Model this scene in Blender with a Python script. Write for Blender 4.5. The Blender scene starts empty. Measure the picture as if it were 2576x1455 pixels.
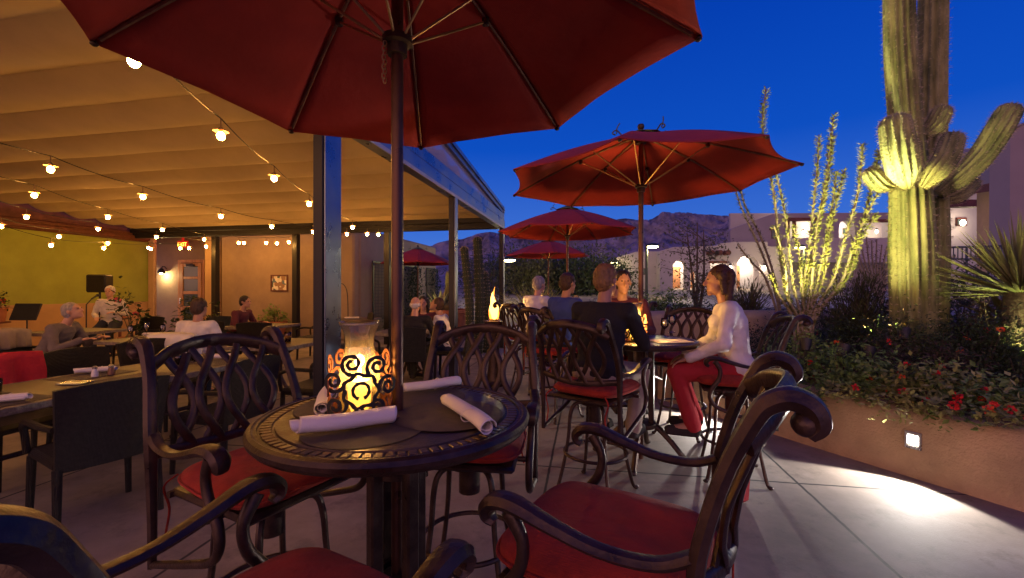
import bpy, math, random
from mathutils import Vector, Matrix, noise
V = Vector
R = math.radians
PI = math.pi
rnd = random.Random(11)
sc = bpy.context.scene
COL = sc.collection

# ------------------------------------------------------------------ camera, sky, exposure
CZ = 1.45
cam = bpy.data.objects.new('camera', bpy.data.cameras.new('camera'))
COL.objects.link(cam)
cam.location = (0, 0, CZ)
cam.rotation_euler = (R(90), 0, 0)
cam.data.sensor_width = 36
cam.data.lens = 15.38
cam.data.clip_start = 0.03
cam.data.clip_end = 9000
sc.camera = cam
sc.view_settings.view_transform = 'Standard'
sc.view_settings.look = 'None'
sc.view_settings.exposure = 0.38
sc.view_settings.gamma = 1.0
sc.view_settings.use_curve_mapping = False
sc.render.engine = 'CYCLES'
sc.cycles.use_denoising = True
sc.cycles.max_bounces = 7
sc.cycles.diffuse_bounces = 3
sc.cycles.glossy_bounces = 3
sc.cycles.transmission_bounces = 6
sc.cycles.transparent_max_bounces = 10
sc.cycles.caustics_reflective = False
sc.cycles.caustics_refractive = False
sc.cycles.sample_clamp_indirect = 4.0
sc.cycles.blur_glossy = 0.6

w = bpy.data.worlds.new('World')
sc.world = w
w.use_nodes = True
nt = w.node_tree
N = nt.nodes
L = nt.links
bg = N['Background']
tc = N.new('ShaderNodeTexCoord')
sep = N.new('ShaderNodeSeparateXYZ')
L.new(tc.outputs['Generated'], sep.inputs[0])
sky = N.new('ShaderNodeTexSky')
sky.sky_type = 'NISHITA'
sky.sun_disc = False
sky.sun_elevation = R(-3.0)
sky.sun_rotation = R(180)          # the sun has gone down behind the camera
sky.ozone_density = 4.0
# dusk colour by height above the horizon (blue hour)
ramp = N.new('ShaderNodeValToRGB')
L.new(sep.outputs['Z'], ramp.inputs[0])
e = ramp.color_ramp.elements
e[0].position = 0.0; e[0].color = (0.115, 0.245, 0.72, 1)
e[1].position = 0.75; e[1].color = (0.000, 0.028, 0.33, 1)
for p_, c_ in ((0.12, (0.045, 0.16, 0.66, 1)), (0.3, (0.003, 0.078, 0.54, 1)), (0.5, (0.0005, 0.050, 0.45, 1))):
    q_ = e.new(p_); q_.color = c_
# afterglow in the west, behind the camera
ag = N.new('ShaderNodeMapRange')
ag.inputs['From Min'].default_value = -0.15; ag.inputs['From Max'].default_value = -0.95
agd = N.new('ShaderNodeVectorMath'); agd.operation = 'DOT_PRODUCT'; agd.inputs[1].default_value = (0.5, 0.866, 0)
L.new(tc.outputs['Generated'], agd.inputs[0]); L.new(agd.outputs['Value'], ag.inputs['Value'])
agc = N.new('ShaderNodeMix'); agc.data_type = 'RGBA'; agc.blend_type = 'MIX'
agc.inputs[7].default_value = (2.5, 1.15, 0.80, 1)
agz = N.new('ShaderNodeMapRange'); agz.inputs['From Min'].default_value = 0.05; agz.inputs['From Max'].default_value = 0.65
agz.inputs['To Min'].default_value = 1.0; agz.inputs['To Max'].default_value = 0.0
L.new(sep.outputs['Z'], agz.inputs['Value'])
agm = N.new('ShaderNodeMath'); agm.operation = 'MULTIPLY'
L.new(ag.outputs[0], agm.inputs[0]); L.new(agz.outputs[0], agm.inputs[1]); L.new(agm.outputs[0], agc.inputs[0])
L.new(ramp.outputs[0], agc.inputs[6])
add = N.new('ShaderNodeMix'); add.data_type = 'RGBA'; add.blend_type = 'ADD'
add.inputs[0].default_value = 0.1
L.new(agc.outputs[2], add.inputs[6]); L.new(sky.outputs[0], add.inputs[7])
L.new(add.outputs[2], bg.inputs['Color'])
bg.inputs['Strength'].default_value = 0.75

# faint last daylight from the west
sl = bpy.data.lights.new('sun', 'SUN'); sl.energy = 0.06; sl.angle = R(50); sl.color = (1, 0.60, 0.50)
so = bpy.data.objects.new('sun', sl); COL.objects.link(so)
so.rotation_euler = (R(74), 0, R(-20))

# ------------------------------------------------------------------ helpers
def P(x, y, Y):
    return V(((x - 1288) / 1100 * Y, Y, CZ - (y - 727.5) / 1100 * Y))
def G(x, y, z=0.0):
    Y = (CZ - z) * 1100 / (y - 727.5)
    return V(((x - 1288) / 1100 * Y, Y, z))
def lerp(a, b, t): return a + (b - a) * t
def sm(t):
    t = max(0, min(1, t)); return t * t * (3 - 2 * t)
def spl(pts, k=6, closed=False):
    pts = [V(p) for p in pts]
    n = len(pts); out = []
    rng = n if closed else n - 1
    for i in range(rng):
        if closed:
            p0, p1, p2, p3 = pts[i - 1], pts[i], pts[(i + 1) % n], pts[(i + 2) % n]
        else:
            p1, p2 = pts[i], pts[i + 1]
            p0 = pts[i - 1] if i else p1 * 2 - p2
            p3 = pts[i + 2] if i + 2 < n else p2 * 2 - p1
        for j in range(k):
            t = j / k
            out.append(0.5 * ((2 * p1) + (p2 - p0) * t + (2 * p0 - 5 * p1 + 4 * p2 - p3) * t * t + (3 * p1 - p0 - 3 * p2 + p3) * t ** 3))
    if not closed: out.append(pts[-1].copy())
    return out

MATS = {}
def mat(name, col, rough=0.6, metal=0.0, var=0.25, scale=6.0, bump=0.0, bscale=60.0, emit=None, es=0.0, spec=0.5, trans=0.0, sheen=0.0, col2=None, alpha=1.0, aniso=None):
    m = bpy.data.materials.new(name); m.use_nodes = True
    t = m.node_tree; b = t.nodes['Principled BSDF']
    b.inputs['Roughness'].default_value = rough
    b.inputs['Metallic'].default_value = metal
    b.inputs['Specular IOR Level'].default_value = spec
    if trans: b.inputs['Transmission Weight'].default_value = trans
    if sheen: b.inputs['Sheen Weight'].default_value = sheen
    b.inputs['Alpha'].default_value = alpha
    co = t.nodes.new('ShaderNodeTexCoord')
    if var or col2:
        nz = t.nodes.new('ShaderNodeTexNoise'); nz.inputs['Scale'].default_value = scale; nz.inputs['Detail'].default_value = 5
        nz.inputs['Roughness'].default_value = 0.62
        mp = t.nodes.new('ShaderNodeMapping')
        if aniso: mp.inputs['Scale'].default_value = aniso
        t.links.new(co.outputs['Object'], mp.inputs[0]); t.links.new(mp.outputs[0], nz.inputs['Vector'])
        cr = t.nodes.new('ShaderNodeValToRGB')
        cr.color_ramp.elements[0].position = 0.32; cr.color_ramp.elements[1].position = 0.68
        c1 = [c * (1 - var) for c in col]; c2 = [min(1, c * (1 + var)) for c in (col2 or col)]
        cr.color_ramp.elements[0].color = (*c1, 1); cr.color_ramp.elements[1].color = (*c2, 1)
        t.links.new(nz.outputs[0], cr.inputs[0]); t.links.new(cr.outputs[0], b.inputs['Base Color'])
        if metal > .3:
            rr = t.nodes.new('ShaderNodeMapRange'); rr.inputs['From Min'].default_value = .3; rr.inputs['From Max'].default_value = .7
            rr.inputs['To Min'].default_value = max(.1, rough - .10); rr.inputs['To Max'].default_value = rough + .18
            t.links.new(nz.outputs[0], rr.inputs['Value']); t.links.new(rr.outputs[0], b.inputs['Roughness'])
    else:
        b.inputs['Base Color'].default_value = (*col, 1)
    if bump:
        n2 = t.nodes.new('ShaderNodeTexNoise'); n2.inputs['Scale'].default_value = bscale; n2.inputs['Detail'].default_value = 4
        t.links.new(co.outputs['Object'], n2.inputs['Vector'])
        bp = t.nodes.new('ShaderNodeBump'); bp.inputs['Strength'].default_value = bump; bp.inputs['Distance'].default_value = 0.02
        t.links.new(n2.outputs[0], bp.inputs['Height']); t.links.new(bp.outputs[0], b.inputs['Normal'])
    if emit:
        b.inputs['Emission Color'].default_value = (*emit, 1); b.inputs['Emission Strength'].default_value = es
    MATS[name] = m
    return m
def leafmat(name, col, col2, rough=0.55, tr=0.25):
    m = mat(name, col, rough, 0, 0.3, 3.0, col2=col2, spec=0.3)
    t = m.node_tree; b = t.nodes['Principled BSDF']; out = t.nodes['Material Output']
    tl = t.nodes.new('ShaderNodeBsdfTranslucent'); mx = t.nodes.new('ShaderNodeMixShader'); mx.inputs[0].default_value = tr
    src = b.inputs['Base Color'].links[0].from_socket
    t.links.new(src, tl.inputs[0]); t.links.new(b.outputs[0], mx.inputs[1]); t.links.new(tl.outputs[0], mx.inputs[2])
    t.links.new(mx.outputs[0], out.inputs['Surface'])
    return m
def weave(m, s=160.0, strength=0.5, dist=0.004):
    """crossed fine threads as bump (object space)"""
    t = m.node_tree; b = t.nodes['Principled BSDF']
    co = t.nodes.new('ShaderNodeTexCoord')
    ws = []
    for d in 'XYZ':
        wv = t.nodes.new('ShaderNodeTexWave'); wv.bands_direction = d; wv.inputs['Scale'].default_value = s / 6.28
        wv.inputs['Distortion'].default_value = 0.6
        t.links.new(co.outputs['Object'], wv.inputs['Vector']); ws.append(wv)
    a1 = t.nodes.new('ShaderNodeMath'); t.links.new(ws[0].outputs['Fac'], a1.inputs[0]); t.links.new(ws[1].outputs['Fac'], a1.inputs[1])
    a2 = t.nodes.new('ShaderNodeMath'); t.links.new(a1.outputs[0], a2.inputs[0]); t.links.new(ws[2].outputs['Fac'], a2.inputs[1])
    bp = t.nodes.new('ShaderNodeBump'); bp.inputs['Strength'].default_value = strength; bp.inputs['Distance'].default_value = dist
    if b.inputs['Normal'].is_linked: t.links.new(b.inputs['Normal'].links[0].from_socket, bp.inputs['Normal'])
    t.links.new(a2.outputs[0], bp.inputs['Height']); t.links.new(bp.outputs[0], b.inputs['Normal'])
    return m

class MB:
    def __init__(s): s.v = []; s.f = []
    def add(s, vs, fs):
        o = len(s.v); s.v += [V(p) for p in vs]; s.f += [tuple(i + o for i in f) for f in fs]; return s
    def box(s, c, size, rz=0.0, M=None, bev=0.0):
        c = V(c); hx, hy, hz = (d / 2 for d in size)
        if bev > 0:
            bm = []
            b = min(bev, hx * .9, hy * .9, hz * .9)
            vs = []; fs = []
            # chamfered box: 24 verts
            idx = {}
            for sx in (-1, 1):
                for sy in (-1, 1):
                    for sz in (-1, 1):
                        for ax in range(3):
                            p = [sx * (hx - b), sy * (hy - b), sz * (hz - b)]
                            p[ax] = (sx * hx, sy * hy, sz * hz)[ax]
                            idx[(sx, sy, sz, ax)] = len(vs); vs.append(V(p))
            for ax in range(3):
                o1, o2 = [(1, 2), (0, 2), (0, 1)][ax]
                for sg in (-1, 1):
                    q = []
                    for a, bb in ((-1, -1), (1, -1), (1, 1), (-1, 1)):
                        k = [0, 0, 0]; k[ax] = sg; k[o1] = a; k[o2] = bb
                        q.append(idx[(*k, ax)])
                    fs.append(tuple(q))
            for ax in range(3):   # edges parallel to ax
                o1, o2 = [(1, 2), (0, 2), (0, 1)][ax]
                for a in (-1, 1):
                    for bb in (-1, 1):
                        k0 = [0, 0, 0]; k1 = [0, 0, 0]; k0[ax] = -1; k1[ax] = 1
                        for k in (k0, k1): k[o1] = a; k[o2] = bb
                        fs.append((idx[(*k0, o1)], idx[(*k1, o1)], idx[(*k1, o2)], idx[(*k0, o2)]))
            for sx in (-1, 1):
                for sy in (-1, 1):
                    for sz in (-1, 1):
                        fs.append((idx[(sx, sy, sz, 0)], idx[(sx, sy, sz, 1)], idx[(sx, sy, sz, 2)]))
        else:
            vs = [V((x, y, z)) for x in (-hx, hx) for y in (-hy, hy) for z in (-hz, hz)]
            fs = [(0, 1, 3, 2), (4, 6, 7, 5), (0, 4, 5, 1), (2, 3, 7, 6), (0, 2, 6, 4), (1, 5, 7, 3)]
        Q = M if M is not None else Matrix.Rotation(rz, 3, 'Z')
        return s.add([Q @ p + c for p in vs], fs)
    def tube(s, pts, r, n=8, closed=False, cap=True, el=(1, 1), up=None, rib=0, ribd=0.0):
        pts = [V(p) for p in pts]; m = len(pts)
        rs = r if isinstance(r, (list, tuple)) else [r] * m
        if len(rs) != m:
            rs = [lerp(rs[int(k)], rs[min(int(k) + 1, len(rs) - 1)], k - int(k)) for k in [i * (len(rs) - 1) / (m - 1) for i in range(m)]]
        vs = []; T0 = None; U = None
        for i, p in enumerate(pts):
            if closed: T = pts[(i + 1) % m] - pts[i - 1]
            else: T = pts[min(i + 1, m - 1)] - pts[max(i - 1, 0)]
            if T.length < 1e-9: T = T0 or V((0, 0, 1))
            T.normalize()
            if up is not None:
                U = V(up) - T * T.dot(V(up))
                if U.length < 1e-5: U = T.orthogonal()
            elif U is None:
                U = T.orthogonal() if abs(T.z) < .99 else V((1, 0, 0)) - T * T.x
            else:
                U = U - T * T.dot(U)
                if U.length < 1e-6: U = T.orthogonal()
            U.normalize(); W = T.cross(U); T0 = T
            for k in range(n):
                a = 2 * PI * k / n
                rr = rs[i] * (1 + (ribd * math.cos(a * rib) if rib else 0))
                vs.append(p + U * (math.cos(a) * rr * el[0]) + W * (math.sin(a) * rr * el[1]))
        fs = []
        for i in range(m if closed else m - 1):
            a, b = i * n, ((i + 1) % m) * n
            for k in range(n):
                k2 = (k + 1) % n
                fs.append((a + k, a + k2, b + k2, b + k))
        if cap and not closed:
            fs.append(tuple(range(n))[::-1]); fs.append(tuple((m - 1) * n + k for k in range(n)))
        return s.add(vs, fs)
    def lathe(s, prof, n=24, c=(0, 0, 0), cap=True):
        c = V(c); vs = []; fs = []; m = len(prof)
        for r, z in prof:
            for k in range(n):
                a = 2 * PI * k / n; vs.append(c + V((r * math.cos(a), r * math.sin(a), z)))
        for i in range(m - 1):
            for k in range(n):
                k2 = (k + 1) % n; fs.append((i * n + k, i * n + k2, (i + 1) * n + k2, (i + 1) * n + k))
        if cap:
            if prof[0][0] > 1e-6: fs.append(tuple(range(n))[::-1])
            if prof[-1][0] > 1e-6: fs.append(tuple((m - 1) * n + k for k in range(n)))
        return s.add(vs, fs)
    def sph(s, c, r, n=12, m=8, M=None):
        c = V(c); r = (r, r, r) if not isinstance(r, (tuple, list)) else r
        vs = [V((0, 0, -r[2]))]; fs = []
        for i in range(1, m):
            ph = PI * i / m - PI / 2
            for k in range(n):
                a = 2 * PI * k / n; vs.append(V((r[0] * math.cos(ph) * math.cos(a), r[1] * math.cos(ph) * math.sin(a), r[2] * math.sin(ph))))
        vs.append(V((0, 0, r[2])))
        for k in range(n):
            k2 = (k + 1) % n
            fs.append((0, 1 + k2, 1 + k)); t = 1 + (m - 2) * n; fs.append((len(vs) - 1, t + k, t + k2))
            for i in range(m - 2): fs.append((1 + i * n + k, 1 + i * n + k2, 1 + (i + 1) * n + k2, 1 + (i + 1) * n + k))
        return s.add([(M @ p if M is not None else p) + c for p in vs], fs)
    def capsule(s, a, b, ra, rb, n=10, k=3):
        a, b = V(a), V(b); d = (b - a); d = d.normalized() if d.length > 1e-6 else V((0, 0, 1))
        pts = []; rs = []
        for i in range(k): t = (i + .02) / k * PI / 2; pts.append(a - d * ra * math.cos(t)); rs.append(ra * math.sin(t) + 1e-4)
        pts += [a, b]; rs += [ra, rb]
        for i in range(k - 1, -1, -1): t = (i + .02) / k * PI / 2; pts.append(b + d * rb * math.cos(t)); rs.append(rb * math.sin(t) + 1e-4)
        return s.tube(pts, rs, n)
    def prism(s, poly, h, M, c=(0, 0, 0)):
        """poly in local xy extruded from z=0 to h, placed by matrix M (3x3) and c"""
        n = len(poly); c = V(c)
        vs = [M @ V((x, y, 0)) + c for x, y in poly] + [M @ V((x, y, h)) + c for x, y in poly]
        fs = [tuple(range(n))[::-1], tuple(range(n, 2 * n))] + [(i, (i + 1) % n, n + (i + 1) % n, n + i) for i in range(n)]
        return s.add(vs, fs)
    def leaf(s, p, d, u, l, wd):
        """pointed leaf of two bent triangles pairs"""
        d = d.normalized(); sd = d.cross(u)
        if sd.length < 1e-5: sd = d.orthogonal()
        sd.normalize(); nn = sd.cross(d)
        return s.add([p, p + d * l * .45 + sd * wd / 2 + nn * l * .06, p + d * l, p + d * l * .45 - sd * wd / 2 + nn * l * .06], [(0, 1, 2, 3)])
    def build(s, name, m, parent=None, smooth=True, angle=40, loc=None, world=False):
        me = bpy.data.meshes.new(name); me.from_pydata(s.v, [], s.f); me.validate(); me.update()
        for mm in (m if isinstance(m, (list, tuple)) else [m]): me.materials.append(MATS[mm] if isinstance(mm, str) else mm)
        if smooth:
            me.shade_smooth()
            if angle: me.set_sharp_from_angle(angle=R(angle))
        o = bpy.data.objects.new(name, me); COL.objects.link(o)
        if parent is not None:
            o.parent = parent
            if world: o.location = -parent.location
        if loc is not None: o.location = loc
        return o

def tag(o, label=None, cat=None, group=None, kind=None):
    if label: o['label'] = label
    if cat: o['category'] = cat
    if group: o['group'] = group
    if kind: o['kind'] = kind
    return o
def thing(name, label, cat, loc=(0, 0, 0), rz=0.0, group=None):
    o = bpy.data.objects.new(name, None); COL.objects.link(o); o.empty_display_size = .1
    o.location = loc; o.rotation_euler = (0, 0, rz)
    return tag(o, label, cat, group)
def dup(root, loc, rz=0.0, label=None, cat=None, group=None):
    kids = {}
    for o in bpy.data.objects:
        if o.parent: kids.setdefault(o.parent.name, []).append(o)
    def cp(o, par):
        c = o.copy(); COL.objects.link(c); c.parent = par
        for k in kids.get(o.name, []): cp(k, c)
        return c
    r = cp(root, None); r.location = loc; r.rotation_euler = (0, 0, rz)
    return tag(r, label, cat, group)
def light(name, typ, loc, energy, col, parent=None, size=.05, target=None, spot=60, blend=.5):
    d = bpy.data.lights.new(name, typ); d.energy = energy; d.color = col
    if typ in ('POINT', 'SPOT'): d.shadow_soft_size = size
    if typ == 'SPOT': d.spot_size = R(spot); d.spot_blend = blend
    o = bpy.data.objects.new(name, d); COL.objects.link(o)
    o.location = loc
    if target is not None:
        o.rotation_euler = (V(target) - V(loc)).to_track_quat('-Z', 'Y').to_euler()
    if parent is not None: o.parent = parent; o.location = V(loc) - parent.location
    return o
def textmesh(txt, size, depth):
    c = bpy.data.curves.new('text', 'FONT'); c.body = txt; c.size = size; c.extrude = depth; c.align_x = 'CENTER'; c.align_y = 'CENTER'
    o = bpy.data.objects.new('text', c); COL.objects.link(o)
    dg = bpy.context.evaluated_depsgraph_get(); me = bpy.data.meshes.new_from_object(o.evaluated_get(dg))
    vs = [v.co.copy() for v in me.vertices]; fs = [tuple(p.vertices) for p in me.polygons]
    bpy.data.objects.remove(o); return vs, fs

# ------------------------------------------------------------------ materials
mat('canopy_red', (0.43, 0.032, 0.020), 0.85, bump=.5, bscale=5, var=.22, scale=2.2, col2=(0.40, 0.030, 0.020)); weave(MATS['canopy_red'], 700, .25, .002)
mat('trim_green', (0.10, 0.13, 0.06), .8, var=.2)
mat('bronze_pole', (0.10, 0.045, 0.03), .32, .55, var=.25, scale=9)
mat('rib_wood', (0.24, 0.12, 0.065), .45, .35, var=.3, scale=20)
mat('brass_rod', (0.42, 0.25, 0.11), .35, .7, var=.2)
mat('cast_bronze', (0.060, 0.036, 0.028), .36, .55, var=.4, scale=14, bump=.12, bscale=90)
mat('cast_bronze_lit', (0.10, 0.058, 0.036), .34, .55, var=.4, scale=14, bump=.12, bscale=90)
mat('cushion_red', (0.36, 0.026, 0.010), .9, var=.32, scale=7, sheen=.04, bump=.6, bscale=12); weave(MATS['cushion_red'], 900, .4, .002)
mat('post_metal', (0.016, 0.015, 0.018), .42, 0, var=.15, scale=3, spec=.3)
mat('frame_metal', (0.17, 0.21, 0.30), .30, .96, var=.15, scale=3)  # blue of the reflected sky is put into the frame colour
mat('frame_lip', (0.42, 0.40, 0.42), .5, .2, var=.1)
mat('roof_fabric', (0.60, 0.47, 0.30), .9, var=.06, scale=2, bump=.03, bscale=30)
mat('stucco_tan', (0.30, 0.215, 0.155), .92, var=.10, scale=2.5, bump=.35, bscale=45)
mat('stucco_orange', (0.46, 0.30, 0.17), .92, var=.10, scale=2.5, bump=.3, bscale=45)
mat('stucco_planter', (0.50, 0.36, 0.20), .92, var=.24, scale=2.2, bump=.6, bscale=55)
mat('stucco_pale', (0.36, 0.33, 0.36), .95, var=.06, scale=.8, bump=.2, bscale=20)
mat('stucco_mauve', (0.25, 0.22, 0.26), .95, var=.07, scale=.8, bump=.2, bscale=20)
mat('wall_green', (0.27, 0.30, 0.05), .9, var=.14, scale=1.2, bump=.2, bscale=30)
mat('wainscot', (0.44, 0.27, 0.14), .9, var=.12, scale=1.5)
mat('brown_beam', (0.12, 0.035, 0.025), .7, var=.3, scale=6)
mat('wood_door', (0.42, 0.20, 0.07), .5, var=.25, scale=8, aniso=(1, 1, .1))
mat('dark_glass', (0.06, 0.085, 0.08), .08, 0, var=0)
mat('black_plastic', (0.015, 0.015, 0.016), .5, var=.2)
mat('rattan', (0.022, 0.016, 0.013), .5, var=.5, scale=45); weave(MATS['rattan'], 330, 1.0, .012)
mat('table_wood', (0.060, 0.036, 0.022), .5, var=.3, scale=5, aniso=(1, .15, 1))
mat('table_edge', (0.20, 0.16, 0.12), .5, .2, var=.4, scale=25, bump=.5, bscale=60)
mat('placemat', (0.075, 0.045, 0.035), .6, var=.25, scale=30); weave(MATS['placemat'], 1100, .8, .002)
mat('linen', (0.74, 0.68, 0.64), .9, var=.05, bump=.12, bscale=220)
mat('white_cloth', (0.72, 0.68, 0.62), .95, var=.06, bump=.1, bscale=60)
mat('red_cloth', (0.55, 0.025, 0.03), .95, var=.15, bump=.3, bscale=40)
mat('wax', (0.85, 0.62, 0.33), .5, var=.05, emit=(1, .48, .07), es=2.6)  # flame glow inside the candle is put in as emission
mat('flame', (1, .6, .2), .5, var=0, emit=(1, .62, .18), es=55)
mat('torch_flame', (1, .6, .2), .5, var=0, emit=(1, .30, .03), es=2.4)
mat('torch_core', (1, .7, .3), .5, var=0, emit=(1, .52, .10), es=4)
mat('bulb', (1, .7, .3), .4, var=0, emit=(1, .45, .09), es=235)
mat('iron_rust', (0.10, 0.035, 0.018), .7, .2, var=.6, scale=25, col2=(0.22, 0.07, 0.03))
mat('iron_silhouette', (0.012, 0.011, 0.010), .7, var=0)  # front screen iron, its backlit darkness put into the colour
mat('shade_metal', (0.20, 0.12, 0.07), .5, .3, var=.1)
mat('steel', (0.55, 0.55, 0.55), .25, .9, var=.1)
mat('ceramic', (0.75, 0.72, 0.68), .3, var=.05)
mat('terracotta', (0.40, 0.15, 0.07), .85, var=.25, bump=.2)
mat('soil', (0.07, 0.045, 0.035), 1, var=.4, scale=6, bump=.6, bscale=20)
def glass(name, col=(1, 1, 1), tint=.06):
    m = bpy.data.materials.new(name); m.use_nodes = True; t = m.node_tree; b = t.nodes['Principled BSDF']; out = t.nodes['Material Output']
    b.inputs['Base Color'].default_value = (*col, 1); b.inputs['Roughness'].default_value = .04; b.inputs['Metallic'].default_value = 0
    tr = t.nodes.new('ShaderNodeBsdfTransparent'); tr.inputs[0].default_value = (*[.97 * c for c in col], 1)
    gl = t.nodes.new('ShaderNodeBsdfGlossy'); gl.inputs['Roughness'].default_value = .03
    lw = t.nodes.new('ShaderNodeLayerWeight'); lw.inputs[0].default_value = .32
    ad = t.nodes.new('ShaderNodeMath'); ad.operation = 'ADD'; ad.inputs[1].default_value = tint; ad.use_clamp = True
    t.links.new(lw.outputs['Fresnel'], ad.inputs[0])
    mx = t.nodes.new('ShaderNodeMixShader'); t.links.new(ad.outputs[0], mx.inputs[0]); t.links.new(tr.outputs[0], mx.inputs[1]); t.links.new(gl.outputs[0], mx.inputs[2])
    t.links.new(mx.outputs[0], out.inputs['Surface']); MATS[name] = m
glass('clear_glass', (1, .97, .92))
def shade_glass():
    glass('shade_glass', (1, .96, .88), .07)
    m = MATS['shade_glass']; t = m.node_tree; out = t.nodes['Material Output']; src = out.inputs['Surface'].links[0].from_socket
    tl = t.nodes.new('ShaderNodeBsdfTranslucent'); tl.inputs[0].default_value = (1, .82, .5, 1); mx = t.nodes.new('ShaderNodeMixShader'); mx.inputs[0].default_value = .10
    t.links.new(src, mx.inputs[1]); t.links.new(tl.outputs[0], mx.inputs[2]); t.links.new(mx.outputs[0], out.inputs['Surface'])
shade_glass()
glass('glazing', (.92, .92, 1), .12)
def pale_panel():
    m = mat('pale_panel', (0.52, 0.46, 0.50), .3, var=.1, scale=.7)
    t = m.node_tree; b = t.nodes['Principled BSDF']; out = t.nodes['Material Output']
    tr = t.nodes.new('ShaderNodeBsdfTransparent'); mx = t.nodes.new('ShaderNodeMixShader'); mx.inputs[0].default_value = .45
    t.links.new(b.outputs[0], mx.inputs[1]); t.links.new(tr.outputs[0], mx.inputs[2]); t.links.new(mx.outputs[0], out.inputs['Surface'])
pale_panel()
leafmat('leaf_dark', (0.030, 0.050, 0.020), (0.05, 0.075, 0.03))
leafmat('leaf_green', (0.11, 0.21, 0.04), (0.20, 0.29, 0.08))
leafmat('leaf_olive', (0.07, 0.085, 0.035), (0.11, 0.115, 0.05))
leafmat('leaf_yellow', (0.24, 0.28, 0.07), (0.36, 0.36, 0.12))
leafmat('leaf_ocotillo', (0.16, 0.19, 0.05), (0.24, 0.25, 0.08))
leafmat('leaf_brush', (0.075, 0.055, 0.045), (0.11, 0.075, 0.05))
mat('bark', (0.10, 0.075, 0.055), .95, var=.4, scale=20, bump=.6, bscale=40)
mat('stem_ocotillo', (0.26, 0.22, 0.16), .9, var=.3, scale=40)
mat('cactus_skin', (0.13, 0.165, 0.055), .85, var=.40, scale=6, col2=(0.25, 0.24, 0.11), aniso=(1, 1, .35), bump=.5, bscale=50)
mat('cactus_spine', (0.50, 0.42, 0.26), .9, var=.1)
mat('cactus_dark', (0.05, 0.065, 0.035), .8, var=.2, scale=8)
mat('yucca_leaf', (0.14, 0.16, 0.06), .6, var=.25, scale=4, col2=(0.22, 0.22, 0.09))
mat('agave_leaf', (0.24, 0.26, 0.14), .6, var=.2, col2=(0.34, 0.33, 0.18))
mat('flower_red', (0.60, 0.02, 0.02), .7, var=.2)
mat('flower_orange', (0.75, 0.10, 0.02), .7, var=.3)
mat('flower_pink', (0.62, 0.10, 0.12), .7, var=.2)
mat('lamp_pole', (0.035, 0.05, 0.04), .5, .3, var=.2)
mat('lamp_white', (1, .9, .6), .5, var=0, emit=(1, .84, .36), es=26)
mat('sconce_white', (1, .85, .6), .5, var=0, emit=(1, .80, .50), es=24)
mat('sconce_warm', (1, .85, .6), .5, var=0, emit=(1, .70, .34), es=20)
mat('step_light', (1, .95, .9), .5, var=0, emit=(1, .95, .86), es=30)
mat('exit_letters', (1, .3, .1), .5, var=0, emit=(1, .60, .06), es=3.5)
mat('exit_face', (0.3, .01, .01), .5, var=0, emit=(1, .03, .01), es=.25)
mat('screen', (0.1, .5, .5), .2, var=0, emit=(.16, .75, .68), es=1.0)
mat('brick_wood', (0.30, 0.12, 0.05), .8, var=.35, scale=5)
mat('blue_rail', (0.05, 0.07, 0.10), .5, .4, var=.2)
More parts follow.
